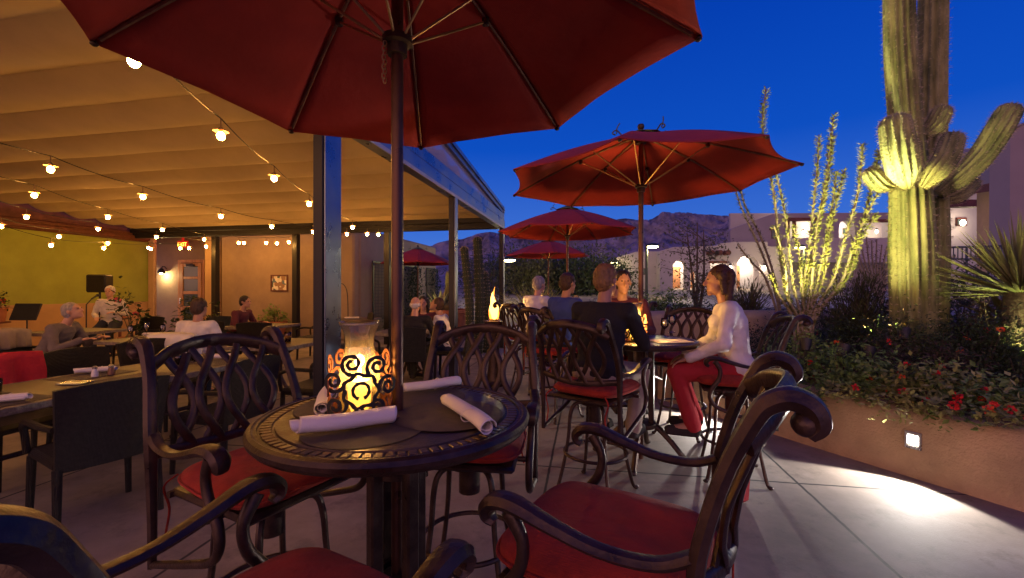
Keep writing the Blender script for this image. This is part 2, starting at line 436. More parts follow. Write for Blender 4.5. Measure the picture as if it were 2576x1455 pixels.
# ------------------------------------------------------------------ the setting
A_DIR = V((math.sin(R(10.8)), math.cos(R(10.8)), 0)); N_DIR = V((-A_DIR.y, A_DIR.x, 0)); R0 = V((-1.528, 3.91, 0))
def Q(s, t, z=0.0): return R0 + A_DIR * s + N_DIR * t + V((0, 0, z))
def concrete():
    m = mat('concrete', (0.275, 0.225, 0.185), .74, var=.20, scale=1.3, bump=.10, bscale=110)
    t = m.node_tree; b = t.nodes['Principled BSDF']; col = b.inputs['Base Color'].links[0].from_socket
    co = t.nodes.new('ShaderNodeTexCoord')
    mp = t.nodes.new('ShaderNodeMapping'); mp.vector_type = 'TEXTURE'
    mp.inputs['Location'].default_value = (2.14, 3.27, 0); mp.inputs['Rotation'].default_value = (0, 0, R(-9.6))
    wz = t.nodes.new('ShaderNodeTexNoise'); wz.inputs['Scale'].default_value = 9; t.links.new(co.outputs['Object'], wz.inputs['Vector'])
    wm = t.nodes.new('ShaderNodeVectorMath'); wm.operation = 'MULTIPLY_ADD'; wm.inputs[1].default_value = (.012, .012, 0)
    t.links.new(wz.outputs['Color'], wm.inputs[0]); t.links.new(co.outputs['Object'], wm.inputs[2]); t.links.new(wm.outputs[0], mp.inputs[0])
    sp = t.nodes.new('ShaderNodeSeparateXYZ'); t.links.new(mp.outputs[0], sp.inputs[0])
    ds = []
    for ax, per in (('X', 1.85), ('Y', 1.85)):
        mo = t.nodes.new('ShaderNodeMath'); mo.operation = 'PINGPONG'; mo.inputs[1].default_value = per / 2
        ab = t.nodes.new('ShaderNodeMath'); ab.operation = 'ABSOLUTE'
        t.links.new(sp.outputs[ax], ab.inputs[0]); t.links.new(ab.outputs[0], mo.inputs[0]); ds.append(mo)
    mn = t.nodes.new('ShaderNodeMath'); mn.operation = 'MINIMUM'
    t.links.new(ds[0].outputs[0], mn.inputs[0]); t.links.new(ds[1].outputs[0], mn.inputs[1])
    mr = t.nodes.new('ShaderNodeMapRange'); mr.inputs['From Min'].default_value = .006; mr.inputs['From Max'].default_value = .013
    t.links.new(mn.outputs[0], mr.inputs['Value'])
    # large worn patches
    nz = t.nodes.new('ShaderNodeTexNoise'); nz.inputs['Scale'].default_value = .7; nz.inputs['Detail'].default_value = 8; nz.inputs['Roughness'].default_value = .7
    t.links.new(co.outputs['Object'], nz.inputs['Vector'])
    mr2 = t.nodes.new('ShaderNodeMapRange'); mr2.inputs['From Min'].default_value = .35; mr2.inputs['From Max'].default_value = .65; mr2.inputs['To Min'].default_value = .62; mr2.inputs['To Max'].default_value = 1.2
    t.links.new(nz.outputs[0], mr2.inputs['Value'])
    m1 = t.nodes.new('ShaderNodeMix'); m1.data_type = 'RGBA'; m1.blend_type = 'MULTIPLY'; m1.inputs[0].default_value = 1
    t.links.new(col, m1.inputs[6]); t.links.new(mr2.outputs[0], m1.inputs[7])
    # fine grit and darker spill marks
    vo = t.nodes.new('ShaderNodeTexNoise'); vo.inputs['Scale'].default_value = 3.1; vo.inputs['Detail'].default_value = 10; vo.inputs['Roughness'].default_value = .78
    t.links.new(co.outputs['Object'], vo.inputs['Vector'])
    mr3 = t.nodes.new('ShaderNodeMapRange'); mr3.inputs['From Min'].default_value = .34; mr3.inputs['From Max'].default_value = .48; mr3.inputs['To Min'].default_value = .55; mr3.inputs['To Max'].default_value = 1.0
    t.links.new(vo.outputs[0], mr3.inputs['Value'])
    m3 = t.nodes.new('ShaderNodeMix'); m3.data_type = 'RGBA'; m3.blend_type = 'MULTIPLY'; m3.inputs[0].default_value = .8
    t.links.new(m1.outputs[2], m3.inputs[6]); t.links.new(mr3.outputs[0], m3.inputs[7]); m1 = m3
    m2 = t.nodes.new('ShaderNodeMix'); m2.data_type = 'RGBA'; m2.inputs[6].default_value = (.018, .016, .016, 1)
    t.links.new(mr.outputs[0], m2.inputs[0]); t.links.new(m1.outputs[2], m2.inputs[7]); t.links.new(m2.outputs[2], b.inputs['Base Color'])
concrete()
mat('desert_ground', (0.20, 0.155, 0.13), .95, var=.3, scale=.5, bump=.4, bscale=8, col2=(0.27, 0.22, 0.19))
mat('pale_road', (0.33, 0.30, 0.30), .9, var=.12, scale=.4)
def rockmat():
    m = mat('mountain_rock', (0.075, 0.078, 0.115), .95, var=.5, scale=.013, col2=(0.20, 0.18, 0.23), bump=.9, bscale=.03)
    for nd in m.node_tree.nodes:
        if nd.type == 'BUMP': nd.inputs['Distance'].default_value = 14
rockmat()

# planter wall line (front face on the patio floor)
WALL = [V((4.75, -0.2, 0)), V((3.95, 1.5, 0)), V((3.33, 2.83, 0)), V((2.80, 3.94, 0)), V((2.58, 4.42, 0)), V((2.2, 5.2, 0)), V((1.93, 5.8, 0))]
WALL = spl(WALL, 5)
def wall_d(x, y):
    best = 1e9; sg = 1
    for a, b in zip(WALL[:-1], WALL[1:]):
        d = b - a; t = max(0, min(1, ((x - a.x) * d.x + (y - a.y) * d.y) / d.length_squared))
        px, py = a.x + d.x * t, a.y + d.y * t; q = math.hypot(x - px, y - py)
        if q < best: best = q; sg = 1 if (d.x * (y - a.y) - d.y * (x - a.x)) < 0 else -1
    return best * sg
def ground_z(x, y):
    base = lerp(0, 1.15, sm((y - 14) / 10)) + lerp(0, .5, sm((y - 24) / 12))
    z = base
    if x > 1.6 and y < 16:
        d = wall_d(x, y) if y < 9 else min(3, (x - 1.2))
        if y < 6.0 or d > 0:
            if d > .6: z = max(z, .40 + .70 * sm((d - .6) / 4.0))
    z += .06 * noise.noise(V((x * .35, y * .35, 0))) if z > .3 else 0
    return z - .03
def axis(a, b, near, fine, coarse):
    xs = []; x = a
    while x < b:
        xs.append(x); ax = abs(x - near)
        x += fine if ax < 9 else (coarse if ax < 40 else (20 if ax < 200 else 150))
    xs.append(b); return xs
xs = axis(-2600, 2600, 2, .4, 2.2); ys = axis(-200, 3600, 6, .4, 2.2)
g = MB(); nx = len(xs)
g.v = [V((x, y, ground_z(x, y) if (-60 < x < 60 and -8 < y < 120) else (1.6 if y > 24 else -.03))) for y in ys for x in xs]
g.f = [(j * nx + i, j * nx + i + 1, (j + 1) * nx + i + 1, (j + 1) * nx + i) for j in range(len(ys) - 1) for i in range(nx - 1)]
tag(g.build('ground', 'desert_ground'), kind='structure')
pf = MB()
poly = [V((-14, -4, 0)), V((4.9, -4, 0)), V((4.9, -.2, 0))] + [p + V((.06, .02, 0)) for p in WALL] + [V((3.4, 6.2, 0)), V((3.4, 8.5, 0)), V((2.2, 9.5, 0)), V((1.8, 14, 0)), V((-14, 14.6, 0))]
pf.add(poly, [tuple(range(len(poly)))])
tag(pf.build('patio_floor', 'concrete', smooth=False), kind='structure')
rd = MB()
for i in range(30):
    t0 = i / 29
    for sgn in (0, 1):
        x = lerp(2.5, 30, t0); y = 15.5 + 3.0 * t0 + sgn * (4.5 + 2 * t0)
        rd.v.append(V((x, y, ground_z(x, y) + .05)))
rd.f = [(2 * i, 2 * i + 2, 2 * i + 3, 2 * i + 1) for i in range(29)]
tag(rd.build('road', 'pale_road'), kind='structure')

# mountains: one terrain sheet, its skyline following the ridge
SKY = [(500, 640), (900, 632), (1014, 628), (1087, 617), (1122, 604), (1164, 601), (1199, 588), (1229, 583), (1251, 585), (1300, 590), (1380, 575), (1480, 560), (1573, 549), (1604, 553), (1641, 551), (1666, 532), (1686, 535), (1725, 533), (1756, 538), (1802, 541), (1841, 543), (1880, 539), (1938, 537), (2050, 538), (2240, 548), (2400, 560), (2700, 590), (3000, 620)]
def skyline(u):
    for (a, ya), (b, yb) in zip(SKY[:-1], SKY[1:]):
        if a <= u <= b: return lerp(ya, yb, (u - a) / (b - a))
    return 640
mt = MB(); NU, ND = 560, 90
for i in range(NU):
    u = lerp(560, 2950, i / (NU - 1)); col = []
    for j in range(ND):
        t = j / (ND - 1); Y = 700 + 2100 * t
        X = (u - 1288) / 1100 * Y
        p = V((X * .0022, Y * .0022, 3.1))
        rg = 0; am = 1; fr = 1
        for o in range(7):
            rg += am * (1 - abs(noise.noise(p * fr)) * 2); am *= .56; fr *= 2.1
        h = sm((t - .02) / .75) * (1.0 + .48 * rg) if t < .8 else 1.2 + .48 * rg - (t - .8) * 4
        col.append((X, Y, h))
    mx = max(h / Y for X, Y, h in col)
    jag = 2.5 * noise.noise(V((u * .045, 7, 0))) + 1.5 * noise.noise(V((u * .15, 3, 0)))
    k = (727.5 - skyline(u) + jag) / 1100 / mx
    for X, Y, h in col: mt.v.append(V((X, Y, CZ + h * k - 1.5)))
mt.f = [(i * ND + j, (i + 1) * ND + j, (i + 1) * ND + j + 1, i * ND + j + 1) for i in range(NU - 1) for j in range(ND - 1)]
tag(mt.build('mountains', 'mountain_rock', angle=0), kind='structure')

# ------------------------------------------------------------------ pergola
def qbox(mb, s0, s1, t0, t1, z0, z1, bev=.008):
    c = (Q(s0, t0, z0) + Q(s1, t1, z1)) / 2
    M3 = Matrix((A_DIR, N_DIR, V((0, 0, 1)))).transposed()
    mb.box(c, (abs(s1 - s0), abs(t1 - t0), abs(z1 - z0)), M=M3, bev=bev)
pg = thing('pergola', 'long patio pergola with dark posts and rippled cream fabric roof', 'pergola', Q(0, 0, 0))
def zr(s): return 3.36 + (7.08 - s) * .085
for s_, sz in ((-.26, .26), (3.2, .16), (6.98, .16)):
    m = MB(); qbox(m, s_, s_ + sz, 0.004, .10, 0, 2.95); qbox(m, s_ - .05, s_ + sz + .05, -.06, .16, 0, .012, .003)
    po = m.build('post', 'post_metal', pg, world=True)
    m = MB(); qbox(m, s_ + .015, s_ + sz - .015, -.012, .0038, 0.02, 2.94, .003); m.build('sky_sheen_panel', 'frame_metal', po)  # separate right face, with the sky's blue reflection put into its colour
for t_ in (3.12, 5.82, 8.4):
    m = MB(); qbox(m, 7.03, 7.18, t_ - .075, t_ + .075, 0, 2.95); m.build('post', 'post_metal', pg, world=True)
m = MB()
qbox(m, -5.5, 7.2, 0, .16, 2.95, 3.16); qbox(m, -5.5, 7.2, .014, .15, 3.165, 3.34)
m.build('beam', 'frame_metal', pg, world=True)
m = MB(); qbox(m, -5.5, 7.0, -.012, .004, 2.935, 2.985, .003); m.build('beam_trim', 'frame_lip', pg, world=True)
m = MB(); qbox(m, 7.04, 7.2, .17, 11.2, 2.95, 3.25); qbox(m, 6.96, 7.035, .17, 11.2, 3.10, 3.22); m.build('end_beam', 'post_metal', pg, world=True)
m = MB()      # sloping rail
M3 = Matrix((A_DIR, N_DIR, V((0, 0, 1)))).transposed()
def slopebox(mb, s0, s1, t0, t1, za0, za1, zb0, zb1):
    vs = [Q(s0, t0, za0), Q(s0, t1, za0), Q(s0, t1, za1), Q(s0, t0, za1), Q(s1, t0, zb0), Q(s1, t1, zb0), Q(s1, t1, zb1), Q(s1, t0, zb1)]
    mb.add(vs, [(0, 1, 2, 3), (7, 6, 5, 4), (0, 4, 5, 1), (1, 5, 6, 2), (2, 6, 7, 3), (3, 7, 4, 0)])
slopebox(m, -5.5, 7.22, .02, .14, zr(-5.5) - .02, zr(-5.5) + .17, zr(7.22) - .02, zr(7.22) + .17)
slopebox(m, -5.5, 7.2, -.01, .018, zr(-5.5) + .06, zr(-5.5) + .075, zr(7.2) + .06, zr(7.2) + .075)
m.build('sloping_rail', 'frame_metal', pg, world=True, smooth=False)
m = MB(); qbox(m, 7.06, 7.2, .0, .15, 3.345, 3.5); m.build('corner_cap', 'frame_metal', pg, world=True)
m = MB(); slopebox(m, -5.5, 7.05, .07, .08, 3.345, zr(-5.5) - .025, 3.345, zr(7.05) - .025); m.build('side_glazing', 'pale_panel', pg, world=True, smooth=False)
m = MB(); PER = .72; ns = 260; ntt = 22
for i in range(ns + 1):
    s_ = -5.5 + 12.5 * i / ns
    f = ((s_ + 5.5) / PER) % 1.0
    sag = .135 * math.sin(PI * f) ** .75 if 0 < f < 1 else 0
    for j in range(ntt + 1):
        t_ = .15 + 11.05 * j / ntt
        m.v.append(Q(s_, t_, zr(s_) - .03 - sag + .012 * noise.noise(V((s_ * 1.2, t_ * .8, 0)))))
m.f = [(i * (ntt + 1) + j, i * (ntt + 1) + j + 1, (i + 1) * (ntt + 1) + j + 1, (i + 1) * (ntt + 1) + j) for i in range(ns) for j in range(ntt)]
m.build('roof_fabric', 'roof_fabric', pg, world=True, angle=25)
for i in range(1, 17):
    s_ = -5.5 + PER * i
    m = MB(); slopebox(m, s_ - .012, s_ + .012, .16, 11.19, zr(s_) - .048, zr(s_) - .01, zr(s_) - .048, zr(s_) - .01); m.build('roof_batten', 'roof_fabric', pg, world=True, smooth=False)

# ------------------------------------------------------------------ restaurant building round the pergola
rb = thing('restaurant_building', 'stucco restaurant with green wall and wooden door behind the pergola', 'building', Q(7.6, 9, 0))
m = MB(); qbox(m, -5.5, 7.6, 11.25, 11.55, 1.05, 2.88, .01); m.build('green_wall', 'wall_green', rb, world=True)
m = MB(); qbox(m, -5.5, 7.6, 11.24, 11.56, 0, 1.05, .01); qbox(m, -5.5, 7.6, 11.232, 11.245, 1.04, 1.07, .003); m.build('wainscot', 'wainscot', rb, world=True)
m = MB(); qbox(m, -5.5, 7.6, 11.20, 11.6, 2.88, 3.14, .02); qbox(m, -5.5, 7.6, 11.12, 11.2, 2.92, 3.04, .02); m.build('fascia_beam', 'brown_beam', rb, world=True)
m = MB(); qbox(m, -5.5, 7.6, 11.3, 11.6, 3.14, 4.7, .02); m.build('upper_wall', 'brown_beam', rb, world=True)
m = MB(); qbox(m, 7.5, 7.6, 10.98, 11.23, 0, 3.3, .03); m.build('pillar', 'stucco_orange', rb, world=True)
m = MB(); qbox(m, 7.5, 8.0, 8.76, 9.2, 0, 3.3, .04); m.build('pillar', 'stucco_orange', rb, world=True)
m = MB(); qbox(m, 8.75, 9.0, 8.6, 13.2, 0, 3.4, .02); m.build('alcove_wall', 'stucco_tan', rb, world=True)
m = MB(); qbox(m, 7.62, 8.74, 8.6, 13.2, 3.2, 3.4, .02); m.build('alcove_ceiling', 'stucco_tan', rb, world=True)
# door (frame, rails, three panes, closer)
dr = thing('door', None, None, Q(8.72, 8.98, 0)); dr.parent = rb; dr.location = Q(8.72, 8.98, 0) - rb.location
bpy.data.objects.remove(dr)
D0, D1 = 10.5, 11.36
m = MB()
qbox(m, 8.66, 8.745, D0, D0 + .14, 0, 2.3, .01); qbox(m, 8.66, 8.745, D1 - .14, D1, 0, 2.3, .01)
for z0, z1 in ((0, .25), (.78, .88), (1.28, 1.38), (1.78, 1.86), (2.2, 2.3)): qbox(m, 8.665, 8.742, D0 + .141, D1 - .141, z0, z1, .006)
qbox(m, 8.68, 8.748, D0 - .09, D0 - .01, 0, 2.4, .01); qbox(m, 8.68, 8.748, D1 + .01, D1 + .09, 0, 2.4, .01); qbox(m, 8.682, 8.748, D0 - .088, D1 + .088, 2.32, 2.42, .01)
door = m.build('door', 'wood_door', rb, world=True)
for z0, z1 in ((.25, .78), (.88, 1.28), (1.38, 1.78), (1.86, 2.2)):
    p_ = MB(); qbox(p_, 8.69, 8.71, D0 + .14, D1 - .14, z0, z1, .002); o = p_.build('pane', 'dark_glass', door); o.location = -rb.location + rb.location
    o.location = (0, 0, 0)
m = MB(); qbox(m, 8.56, 8.62, D0 + .2, D0 + .5, 2.19, 2.26, .01); qbox(m, 8.60, 8.655, D0 + .3, D0 + .62, 2.265, 2.285, .004); m.build('door_closer', 'black_plastic', door)
m = MB(); qbox(m, 8.6, 8.655, D1 - .1, D1 - .05, .95, 1.15, .01); m.build('handle', 'steel', door)
for o in [c for c in bpy.data.objects if c.parent == door]: o.location = (0, 0, 0)

# wall lamp
wl = thing('wall_lamp', 'dark hooded wall lamp glowing on the alcove wall beside the door', 'wall lamp', Q(8.74, 11.96, 1.95))
m = MB(); m.lathe([(.02, .16), (.05, .15), (.09, .08), (.115, 0), (.11, 0), (.085, .075), (.045, .14), (.0, .15)], 16, Q(8.56, 11.96, 1.98), cap=False)
m.tube([Q(8.74, 11.96, 2.12), Q(8.68, 11.96, 2.2), Q(8.6, 11.96, 2.2), Q(8.56, 11.96, 2.12)], .014, 8); m.build('lamp_hood', 'black_plastic', wl, world=True)
m = MB(); m.sph(Q(8.56, 11.96, 1.99), (.045, .045, .06)); m.build('bulb', 'sconce_warm', wl, world=True)
light('lamp_light', 'POINT', Q(8.55, 11.96, 1.90), 26, (1, .72, .30), wl, .04)
# exit sign
ex = thing('exit_sign', 'lit red exit sign hanging over the door', 'exit sign', Q(8.1, 10.6, 2.85))
m = MB(); qbox(m, 8.08, 8.13, 10.41, 10.79, 2.75, 2.97, .008); qbox(m, 8.09, 8.12, 10.56, 10.64, 2.97, 3.19, .003); m.build('housing', 'exit_face', ex, world=True)
vs, fs = textmesh('EXIT', .17, .003)
m = MB(); Mx = Matrix((-N_DIR, V((0, 0, 1)), -A_DIR)).transposed(); m.add([Mx @ v + Q(8.072, 10.6, 2.855) for v in vs], fs); m.build('lettering', 'exit_letters', ex, world=True, smooth=False)
light('sign_light', 'POINT', Q(7.7, 10.6, 3.02), 3, (1, .05, .01), ex, .08)

# back wall with the picture, and the side wall running on to the right
gw = thing('garden_wall', 'tall tan stucco wall behind the pergola with a framed picture', 'wall', Q(7.6, 6.5, 0))
m = MB(); qbox(m, 7.62, 7.92, 4.4, 8.74, 0, 3.75, .05); m.build('back_wall', 'stucco_tan', gw, world=True)
m = MB(); qbox(m, 7.93, 14.05, 4.4, 4.7, 0, 3.22, .06); m.build('side_wall', 'stucco_tan', gw, world=True)
pc = thing('framed_picture', 'small painting of white buildings in a red frame on the tan wall', 'picture', P(703, 730, 12.4))
cx_ = 6.74
m = MB()
for a, b, c, d in ((cx_ - .28, cx_ + .28, 1.38, 1.42), (cx_ - .28, cx_ + .28, 1.82, 1.86), (cx_ - .28, cx_ - .24, 1.421, 1.819), (cx_ + .24, cx_ + .28, 1.421, 1.819)): qbox(m, 7.585, 7.618, a, b, c, d, .004)
m.build('frame', 'brown_beam', pc, world=True)
def painting():
    m = mat('painting', (0.3, .3, .3), .6, var=0); t = m.node_tree; b = t.nodes['Principled BSDF']; co = t.nodes.new('ShaderNodeTexCoord')
    vo = t.nodes.new('ShaderNodeTexVoronoi'); vo.inputs['Scale'].default_value = 9; vo.distance = 'CHEBYCHEV'; t.links.new(co.outputs['Object'], vo.inputs['Vector'])
    cr = t.nodes.new('ShaderNodeValToRGB'); cr.color_ramp.interpolation = 'CONSTANT'; es = cr.color_ramp.elements
    es[0].position = 0; es[0].color = (.07, .10, .08, 1); es[1].position = .8; es[1].color = (.10, .16, .25, 1)
    for p_, c_ in ((.2, (.62, .56, .48, 1)), (.45, (.70, .66, .6, 1)), (.62, (.28, .16, .1, 1))): q = es.new(p_); q.color = c_
    sp = t.nodes.new('ShaderNodeSeparateColor'); t.links.new(vo.outputs['Color'], sp.inputs[0]); t.links.new(sp.outputs[0], cr.inputs[0]); t.links.new(cr.outputs[0], b.inputs['Base Color'])
painting()
m = MB(); qbox(m, 7.60, 7.615, cx_ - .24, cx_ + .24, 1.42, 1.82, .001); m.build('canvas', 'painting', pc, world=True)

# ------------------------------------------------------------------ raised planter wall, step lights, rear adobe wall
pw = MB(); prof = [(0, 0), (0, .44), (.02, .49), (.07, .515), (.14, .52), (.21, .515), (.26, .49), (.28, .44), (.28, 0)]
for i, p in enumerate(WALL):
    d = (WALL[min(i + 1, len(WALL) - 1)] - WALL[max(i - 1, 0)]).normalized(); n = V((d.y, -d.x, 0))
    for a, z in prof: pw.v.append(p + n * a + V((0, 0, z)))
k = len(prof)
pw.f = [(i * k + j, (i + 1) * k + j, (i + 1) * k + j + 1, i * k + j + 1) for i in range(len(WALL) - 1) for j in range(k - 1)]
tag(pw.build('planter_wall', 'stucco_planter', angle=60), 'low curved terracotta stucco planter wall with lit step light along the patio', 'planter wall')
aw = MB()
for path, h in (([V((1.86, 5.86, 0)), V((2.3, 6.05, 0)), V((3.2, 6.3, 0)), V((5.2, 6.9, 0)), V((8.5, 7.6, 0))], 1.14),):
    path = spl(path, 4); n0 = len(aw.v)
    pr = [(0, -.1), (0, h - .12), (.03, h - .04), (.11, h), (.22, h), (.30, h - .04), (.33, h - .12), (.33, -.1)]
    for i, p in enumerate(path):
        d = (path[min(i + 1, len(path) - 1)] - path[max(i - 1, 0)]).normalized(); n = V((-d.y, d.x, 0))
        hh = -max(0, (p.x - 3.2)) * .02
        for a, z in pr: aw.v.append(p + n * a + V((0, 0, z + hh * (z > .5))))
    k = len(pr)
    aw.f += [(i * k + j, i * k + j + 1, (i + 1) * k + j + 1, (i + 1) * k + j) for i in range(len(path) - 1) for j in range(k - 1)]
    aw.f.append(tuple(range(k)))
tag(aw.build('adobe_wall', 'stucco_planter', angle=60), 'taller rounded adobe wall behind the second bar table', 'wall')
def step_light(i0, fr, z, lab):
    a, b = WALL[i0], WALL[i0 + 1]; d = (b - a).normalized(); n = V((-d.y, d.x, 0)) ; n = n if n.x < 0 else -n
    c = a.lerp(b, fr) + V((0, 0, z))
    M3 = Matrix((d, n, V((0, 0, 1)))).transposed()
    t = thing('step_light', lab, 'step light', c)
    m = MB()
    for dx, dz, sx, sz in ((0, .066, .125, .028), (0, -.066, .125, .028), (.052, 0, .021, .103), (-.052, 0, .021, .103)): m.box(c + M3 @ V((dx * .82, .008, dz * .82)), (sx * .82, .018, sz * .82), M=M3, bev=.003)
    m.build('frame', 'steel', t, world=True)
    m = MB(); m.box(c + n * .004, (.068, .006, .060), M=M3); m.build('lens', 'step_light', t, world=True)
    light('beam_light', 'SPOT', c + n * .03 + V((0, 0, -.01)), 66, (1, .93, .85), t, .015, target=c + n * 1.0 + V((0, 0, -.24)) + d * (-.10), spot=118, blend=.2)
    return t
def wseg(x):
    for i in range(len(WALL) - 1):
        if (WALL[i].x - x) * (WALL[i + 1].x - x) <= 0: return i, (x - WALL[i].x) / (WALL[i + 1].x - WALL[i].x)
i, f = wseg(3.08); step_light(i, f, .29, 'bright square step light in the planter wall at the right of the photo')
i, f = wseg(2.30); step_light(i, f, .29, 'step light in the planter wall behind the seated woman in white')
# ------------------------------------------------------------------ hotel across the way
def frontal(mb, poly, Y, th):
    """facade outline given as picture-side coordinates at distance Y, real thickness th"""
    pts = [P(x, y, Y) for x, y in poly]
    n = len(pts); mb.add(pts + [p + V((0, th, 0)) for p in pts], [tuple(range(n)), tuple(range(n, 2 * n))[::-1]] + [(i, n + i, n + (i + 1) % n, (i + 1) % n) for i in range(n)])
def arch(x0, x1, ytop, yb, n=12):
    """notch from the ground, left to right"""
    r = (x1 - x0) / 2; cy = ytop + r
    return [(x0, yb)] + [(x0 + r - r * math.cos(PI * k / n), cy - r * math.sin(PI * k / n)) for k in range(n + 1)] + [(x1, yb)]
ht = thing('hotel_building', 'pale adobe hotel with lit arches and balconies across the driveway', 'building', P(1850, 722, 30))
YB = 745
m = MB(); frontal(m, [(1660, YB), (1660, 632), (1692, 622), (1732, 621), (1800, 619), (1812, 613), (1846, 609), (1931, 609), (1931, 620), (1990, 622), (1990, YB), *arch(1853, 1909, 643, YB)[::-1], (1827, YB), (1827, 660), (1787, 660), (1787, YB), (1757, YB), (1757, 688), (1752, 682), (1741, 682), (1736, 688), (1736, YB), *arch(1692, 1729, 655, YB)[::-1]], 30, .7)
m.build('front_wall', 'stucco_pale', ht, world=True, smooth=False)
m = MB(); frontal(m, [(1668, YB), (1668, 630), (1985, 630), (1985, YB)], 32.5, .3); m.build('portal_wall', 'stucco_pale', ht, world=True, smooth=False)
m = MB(); frontal(m, [(1668, 634), (1668, 630), (1985, 630), (1985, 634)], 30.72, 1.75); m.build('portal_ceiling', 'stucco_pale', ht, world=True, smooth=False)
m = MB(); frontal(m, [(1545, YB), (1545, 652), (1552, 648), (1594, 636), (1600, 634), (1645, 633), (1661, 633), (1661, YB)], 31, 6); m.build('side_wing', 'stucco_pale', ht, world=True, smooth=False)
m = MB(); frontal(m, [(1837, 620), (1837, 580), (1841, 576), (1881, 562), (1945, 539), (1975, 537), (2262, 535), (2262, 610), (2262, 760), (2238, 760), (2238, 600), (2238, 556), (2172, 556), (2172, 600), (2150, 600), *arch(2110, 2150, 553, 600)[::-1][1:-1], (2110, 600), (2060, 600), (2060, 551), (1976, 551), (1976, 620)], 36, .8)
m.build('upper_wall', 'stucco_mauve', ht, world=True, smooth=False)
m = MB(); frontal(m, [(1837, 690), (1837, 537), (2262, 537), (2262, 690)], 39, .3); m.build('balcony_back_wall', 'stucco_pale', ht, world=True, smooth=False)
m = MB(); frontal(m, [(1976, 660), (1976, 599), (2262, 599), (2262, 660)], 35.4, .5); m.build('balcony_parapet', 'stucco_pale', ht, world=True, smooth=False)
m = MB(); frontal(m, [(1990, 760), (1990, 640), (2262, 640), (2262, 760)], 36.8, .4); m.build('ground_floor_wall', 'stucco_mauve', ht, world=True, smooth=False)
for x0, x1, y0, y1, Y in ((1972, 2064, 548, 556, 35.9), (2168, 2240, 552, 559, 35.9), (1785, 1830, 657, 662, 29.9), (1937, 1958, 575, 579, 35.9)):
    m = MB(); frontal(m, [(x0, y1), (x0, y0), (x1, y0), (x1, y1)], Y, .35); m.build('lintel', 'brown_beam', ht, world=True, smooth=False)
for x in (1981, 1997): 
    m = MB(); frontal(m, [(x, 599), (x, 556), (x + 6, 556), (x + 6, 599)], 36.1, .25); m.build('balcony_post', 'brown_beam', ht, world=True, smooth=False)
for x in (1784, 1805, 1825):
    m = MB(); c = P(x, 637, 29.9); m.tube([c - V((0, .45, 0)), c + V((0, .3, 0))], .17, 12); m.build('roof_beam', 'brown_beam', ht, world=True)
for x0, x1, y0, y1, Y in ((1941, 1955, 579, 600, 35.98), (1614, 1628, 676, 691, 30.98), (1567, 1571, 685, 697, 30.98), (2121, 2137, 575, 589, 38.95)):
    f_ = MB(); frontal(f_, [(x0 - 1, y1 + 1), (x0 - 1, y0 - 1), (x1 + 1, y0 - 1), (x1 + 1, y1 + 1)], Y, .1); fo = f_.build('window', 'brown_beam', ht, world=True, smooth=False)
    m = MB(); frontal(m, [(x0, y1), (x0, y0), (x1, y0), (x1, y1)], Y - .03, .03); m.build('pane', 'dark_glass', fo, smooth=False)
for x0, x1, y0, y1, Y in ((1693, 1711, 672, YB, 32.4), (1738, 1756, 684, YB, 32.4), (1853, 1861, 668, YB, 32.4)):
    m = MB(); frontal(m, [(x0, y1), (x0, y0), (x1, y0), (x1, y1)], Y, .08); m.build('door', 'brick_wood', ht, world=True, smooth=False)
for x, y, Y, en in ((1837, 675, 29.8, 14), (1745, 672, 31.6, 40), (1922, 675, 29.8, 14), (2020, 586, 38.5, 95), (2205, 583, 38.5, 75)):
    m = MB(); c = P(x, y, Y); m.sph(c, (.10, .09, .17), 10, 8)
    s_ = m.build('wall_lantern', 'sconce_white', ht, world=True)
    m = MB(); m.lathe([(.16, 0), (.02, .14)], 10, c + V((0, 0, .19))); m.build('lantern_cap', 'black_plastic', s_)
    light('lantern_light', 'POINT', c + V((0, -.3 if Y < 30 else -.6, -.02)), en, (1, .72, .42), ht, .1)
for x, y, Y, en in ((1712, 664, 31.7, 130), (1882, 655, 31.7, 210), (1808, 652, 31.7, 40), (2130, 562, 37.8, 260), (2050, 560, 37.9, 120)):
    c = P(x, y, Y); m = MB(); m.lathe([(.12, 0), (.14, .05), (.05, .1)], 12, c); m.build('ceiling_lamp', 'sconce_white', ht, world=True)
    light('ceiling_light', 'POINT', c - V((0, 0, .15)), en, (1, .84, .58), ht, .12)

# building with a deep roof edge at the right
hb = thing('portal_building', 'mauve stucco building with a deep wooden portal roof behind the saguaro', 'building', P(2480, 640, 14))
def wp(mb, q, th): 
    pts = [P(x, y, Y) for x, y, Y in q]; n = len(pts)
    mb.add(pts + [p + V((0, th, 0)) for p in pts], [tuple(range(n)), tuple(range(n, 2 * n))[::-1]] + [(i, n + i, n + (i + 1) % n, (i + 1) % n) for i in range(n)])
m = MB(); wp(m, [(2538, 780, 11.5), (2541, 335, 11.5), (2552, 322, 11.4), (2600, 300, 11.2), (2900, 240, 10), (2900, 800, 10)], .5); m.build('end_wall', 'stucco_mauve', hb, world=True, smooth=False)
m = MB(); wp(m, [(2340, 500, 15), (2345, 408, 15), (2418, 378, 14), (2543, 350, 12), (2543, 452, 12), (2400, 490, 14.6)], .4); m.build('parapet', 'stucco_mauve', hb, world=True, smooth=False)
m = MB(); wp(m, [(2330, 503, 15), (2330, 497, 15), (2544, 449, 11.8), (2544, 471, 11.8)], .5); m.build('eave_beam', 'brown_beam', hb, world=True, smooth=False)
m = MB(); wp(m, [(2320, 800, 18), (2320, 450, 18), (2580, 450, 18), (2580, 800, 18)], .3); m.build('back_wall', 'stucco_pale', hb, world=True, smooth=False)
